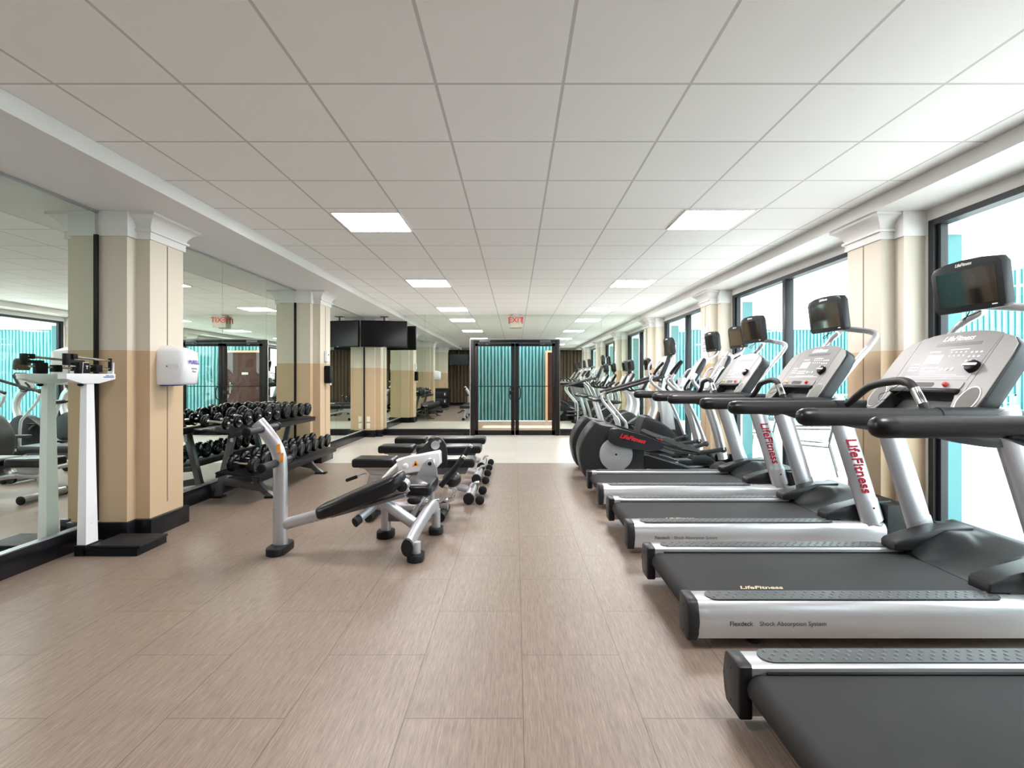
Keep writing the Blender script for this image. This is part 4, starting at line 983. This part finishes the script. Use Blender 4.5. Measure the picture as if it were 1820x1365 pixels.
obj('latch_lock', B().cyl((-2.85, 4.255, 1.3775), (-2.85, 4.2575, 1.3775), .006, seg=10), M['mid_grey'], bd)
text('brand_print', 'PURELL', .042, M['violet'], bd, (-2.697+2.93, 4.3725-4.38, .032), rot=(PI/2, 0, PI/2), bold=.0012)
text('small_print', 'Sanitizing', .020, M['text'], bd, (-2.6975+2.93, 4.3725-4.38, -.02), rot=(PI/2, 0, PI/2))
text('small_print', 'Wipes', .020, M['text'], bd, (-2.6985+2.93, 4.3725-4.38, -.045), rot=(PI/2, 0, PI/2))
obj('drip_tray', B().box(-2.938, -2.83, 4.30, 4.43, 1.215, 1.228, .004), M['blue'], D)
D = thing('soap_dispenser', 'small black dispenser on the second left pillar', 'dispenser', (-2.93, 8.05, 1.35)); B = lambda: MB(-2.93, 8.05, 1.35)
obj('body', B().box(-2.939, -2.84, 7.99, 8.11, 1.20, 1.47, .015, 3), M['black'], D)
obj('spout', B().box(-2.88, -2.85, 8.03, 8.07, 1.17, 1.20, .004), M['wplastic'], D)
D = thing('thermostat', 'small white thermostat above the black dispenser on the second left pillar', 'wall phone', (-2.93, 8.05, 1.62)); B = lambda: MB(-2.93, 8.05, 1.62)  # white thermostat on the pillar
obj('body', B().box(-2.939, -2.89, 8.0, 8.10, 1.53, 1.70, .012, 3), M['wplastic'], D)
obj('button', B().cyl((-2.892, 8.05, 1.64), (-2.885, 8.05, 1.64), .012, seg=12), M['black'], D)
D = thing('framed_notice', 'framed white notice on the second right pillar', 'notice', (2.93, 8.05, 1.82)); B = lambda: MB(2.93, 8.05, 1.82)
obj('notice_frame', B().box(2.925, 2.939, 7.90, 8.20, 1.58, 2.06, .003), M['wplastic'], D)
obj('paper', B().box(2.922, 2.926, 7.925, 8.175, 1.605, 2.035), mat('notice paper', (.78, .78, .80), .6), D)
f = B()
for z, w in ((1.96, .06), (1.90, .09), (1.83, .05), (1.80, .08), (1.74, .08), (1.70, .06)): f.box(2.9205, 2.9222, 8.05-w, 8.05+w, z-.012, z+.012)
obj('printed_blocks', f, mat('notice print', (.35, .38, .48), .6), D)
D = None
for z, lb in ((.39, 'upper white outlet plate low on the corner pillar'), (.24, 'lower white outlet plate low on the corner pillar')):
    t = thing('outlet_plate', lb, 'outlet', (-3.185, 11.268, z), group='outlet plates on the corner pillar')
    obj('plate', MB().box(-.04, .04, -.008, 0, -.06, .06, .003), mat('ivory plastic', (.72, .66, .50), .5), t)
    for dz in (-.025, .025): obj('socket', MB().cyl((0, -.008, dz), (0, -.010, dz), .016, seg=12), M['wplastic'], t)
def wall_tv(label, x, y, z, w, h, yaw, cz):
    t = thing('television', label, 'television', (x, y, z), yaw)
    tv = obj('housing', MB().box(-w/2, w/2, -.01, .05, -h/2, h/2, .008), M['black'], t)
    obj('screen', MB().box(-w/2+.015, w/2-.015, -.0125, -.0095, -h/2+.02, h/2-.015), mat('tv screen', (.004, .004, .005), .15, spec=.3), tv)
    obj('brand_mark', MB().box(-.02, .02, -.0125, -.0105, -h/2+.006, -h/2+.012), M['steel'], tv)
    obj('ceiling_bracket', MB().cyl((0, .07, 0), (0, .07, cz-z), .02, seg=12).box(-.12, .12, .045, .075, -.12, .12, .004), M['mid_grey'], t)
    obj('bracket_plate', MB().box(-.08, .08, .0, .14, cz-z-.012, cz-z, .003), M['mid_grey'], t)
wall_tv('large black flat television hung from the ceiling in the far left corner', -2.78, 11.02, 2.215, .96, .56, .18, ZS)
wall_tv('flat television hung behind the viewpoint, seen only in the far mirror', -2.50, .15, 2.10, .86, .50, PI-.3, ZC)
# black cabinet behind the scale's bay, out of view but mirrored
D = thing('storage_cabinet', 'black cabinet with two white labels, seen in the far mirror', 'cabinet', (-2.97, 2.0, 0)); B = lambda: MB(-2.97, 2.0, 0)
obj('body', B().box(-3.23, -2.72, 1.70, 2.30, .10, .84, .006), M['black'], D)
obj('top', B().box(-3.24, -2.70, 1.68, 2.32, .84, .865, .004), M['dark_grey'], D)
for x in (-3.19, -2.76):
    for y in (1.74, 2.26): obj('caster', B().cyl((x-.015, y, .05), (x+.015, y, .05), .05, seg=16).box(x-.012, x+.012, y-.012, y+.012, .05, .10), M['rack_grey'], D)
for z in (.34, .62):
    dw = obj('drawer', B().box(-3.20, -2.75, 2.30, 2.315, z-.12, z+.12, .003), M['dark_grey'], D)
    obj('handle', B().box(-2.86, -2.82, 2.315, 2.335, z-.04, z+.06, .003), M['wplastic'], dw)
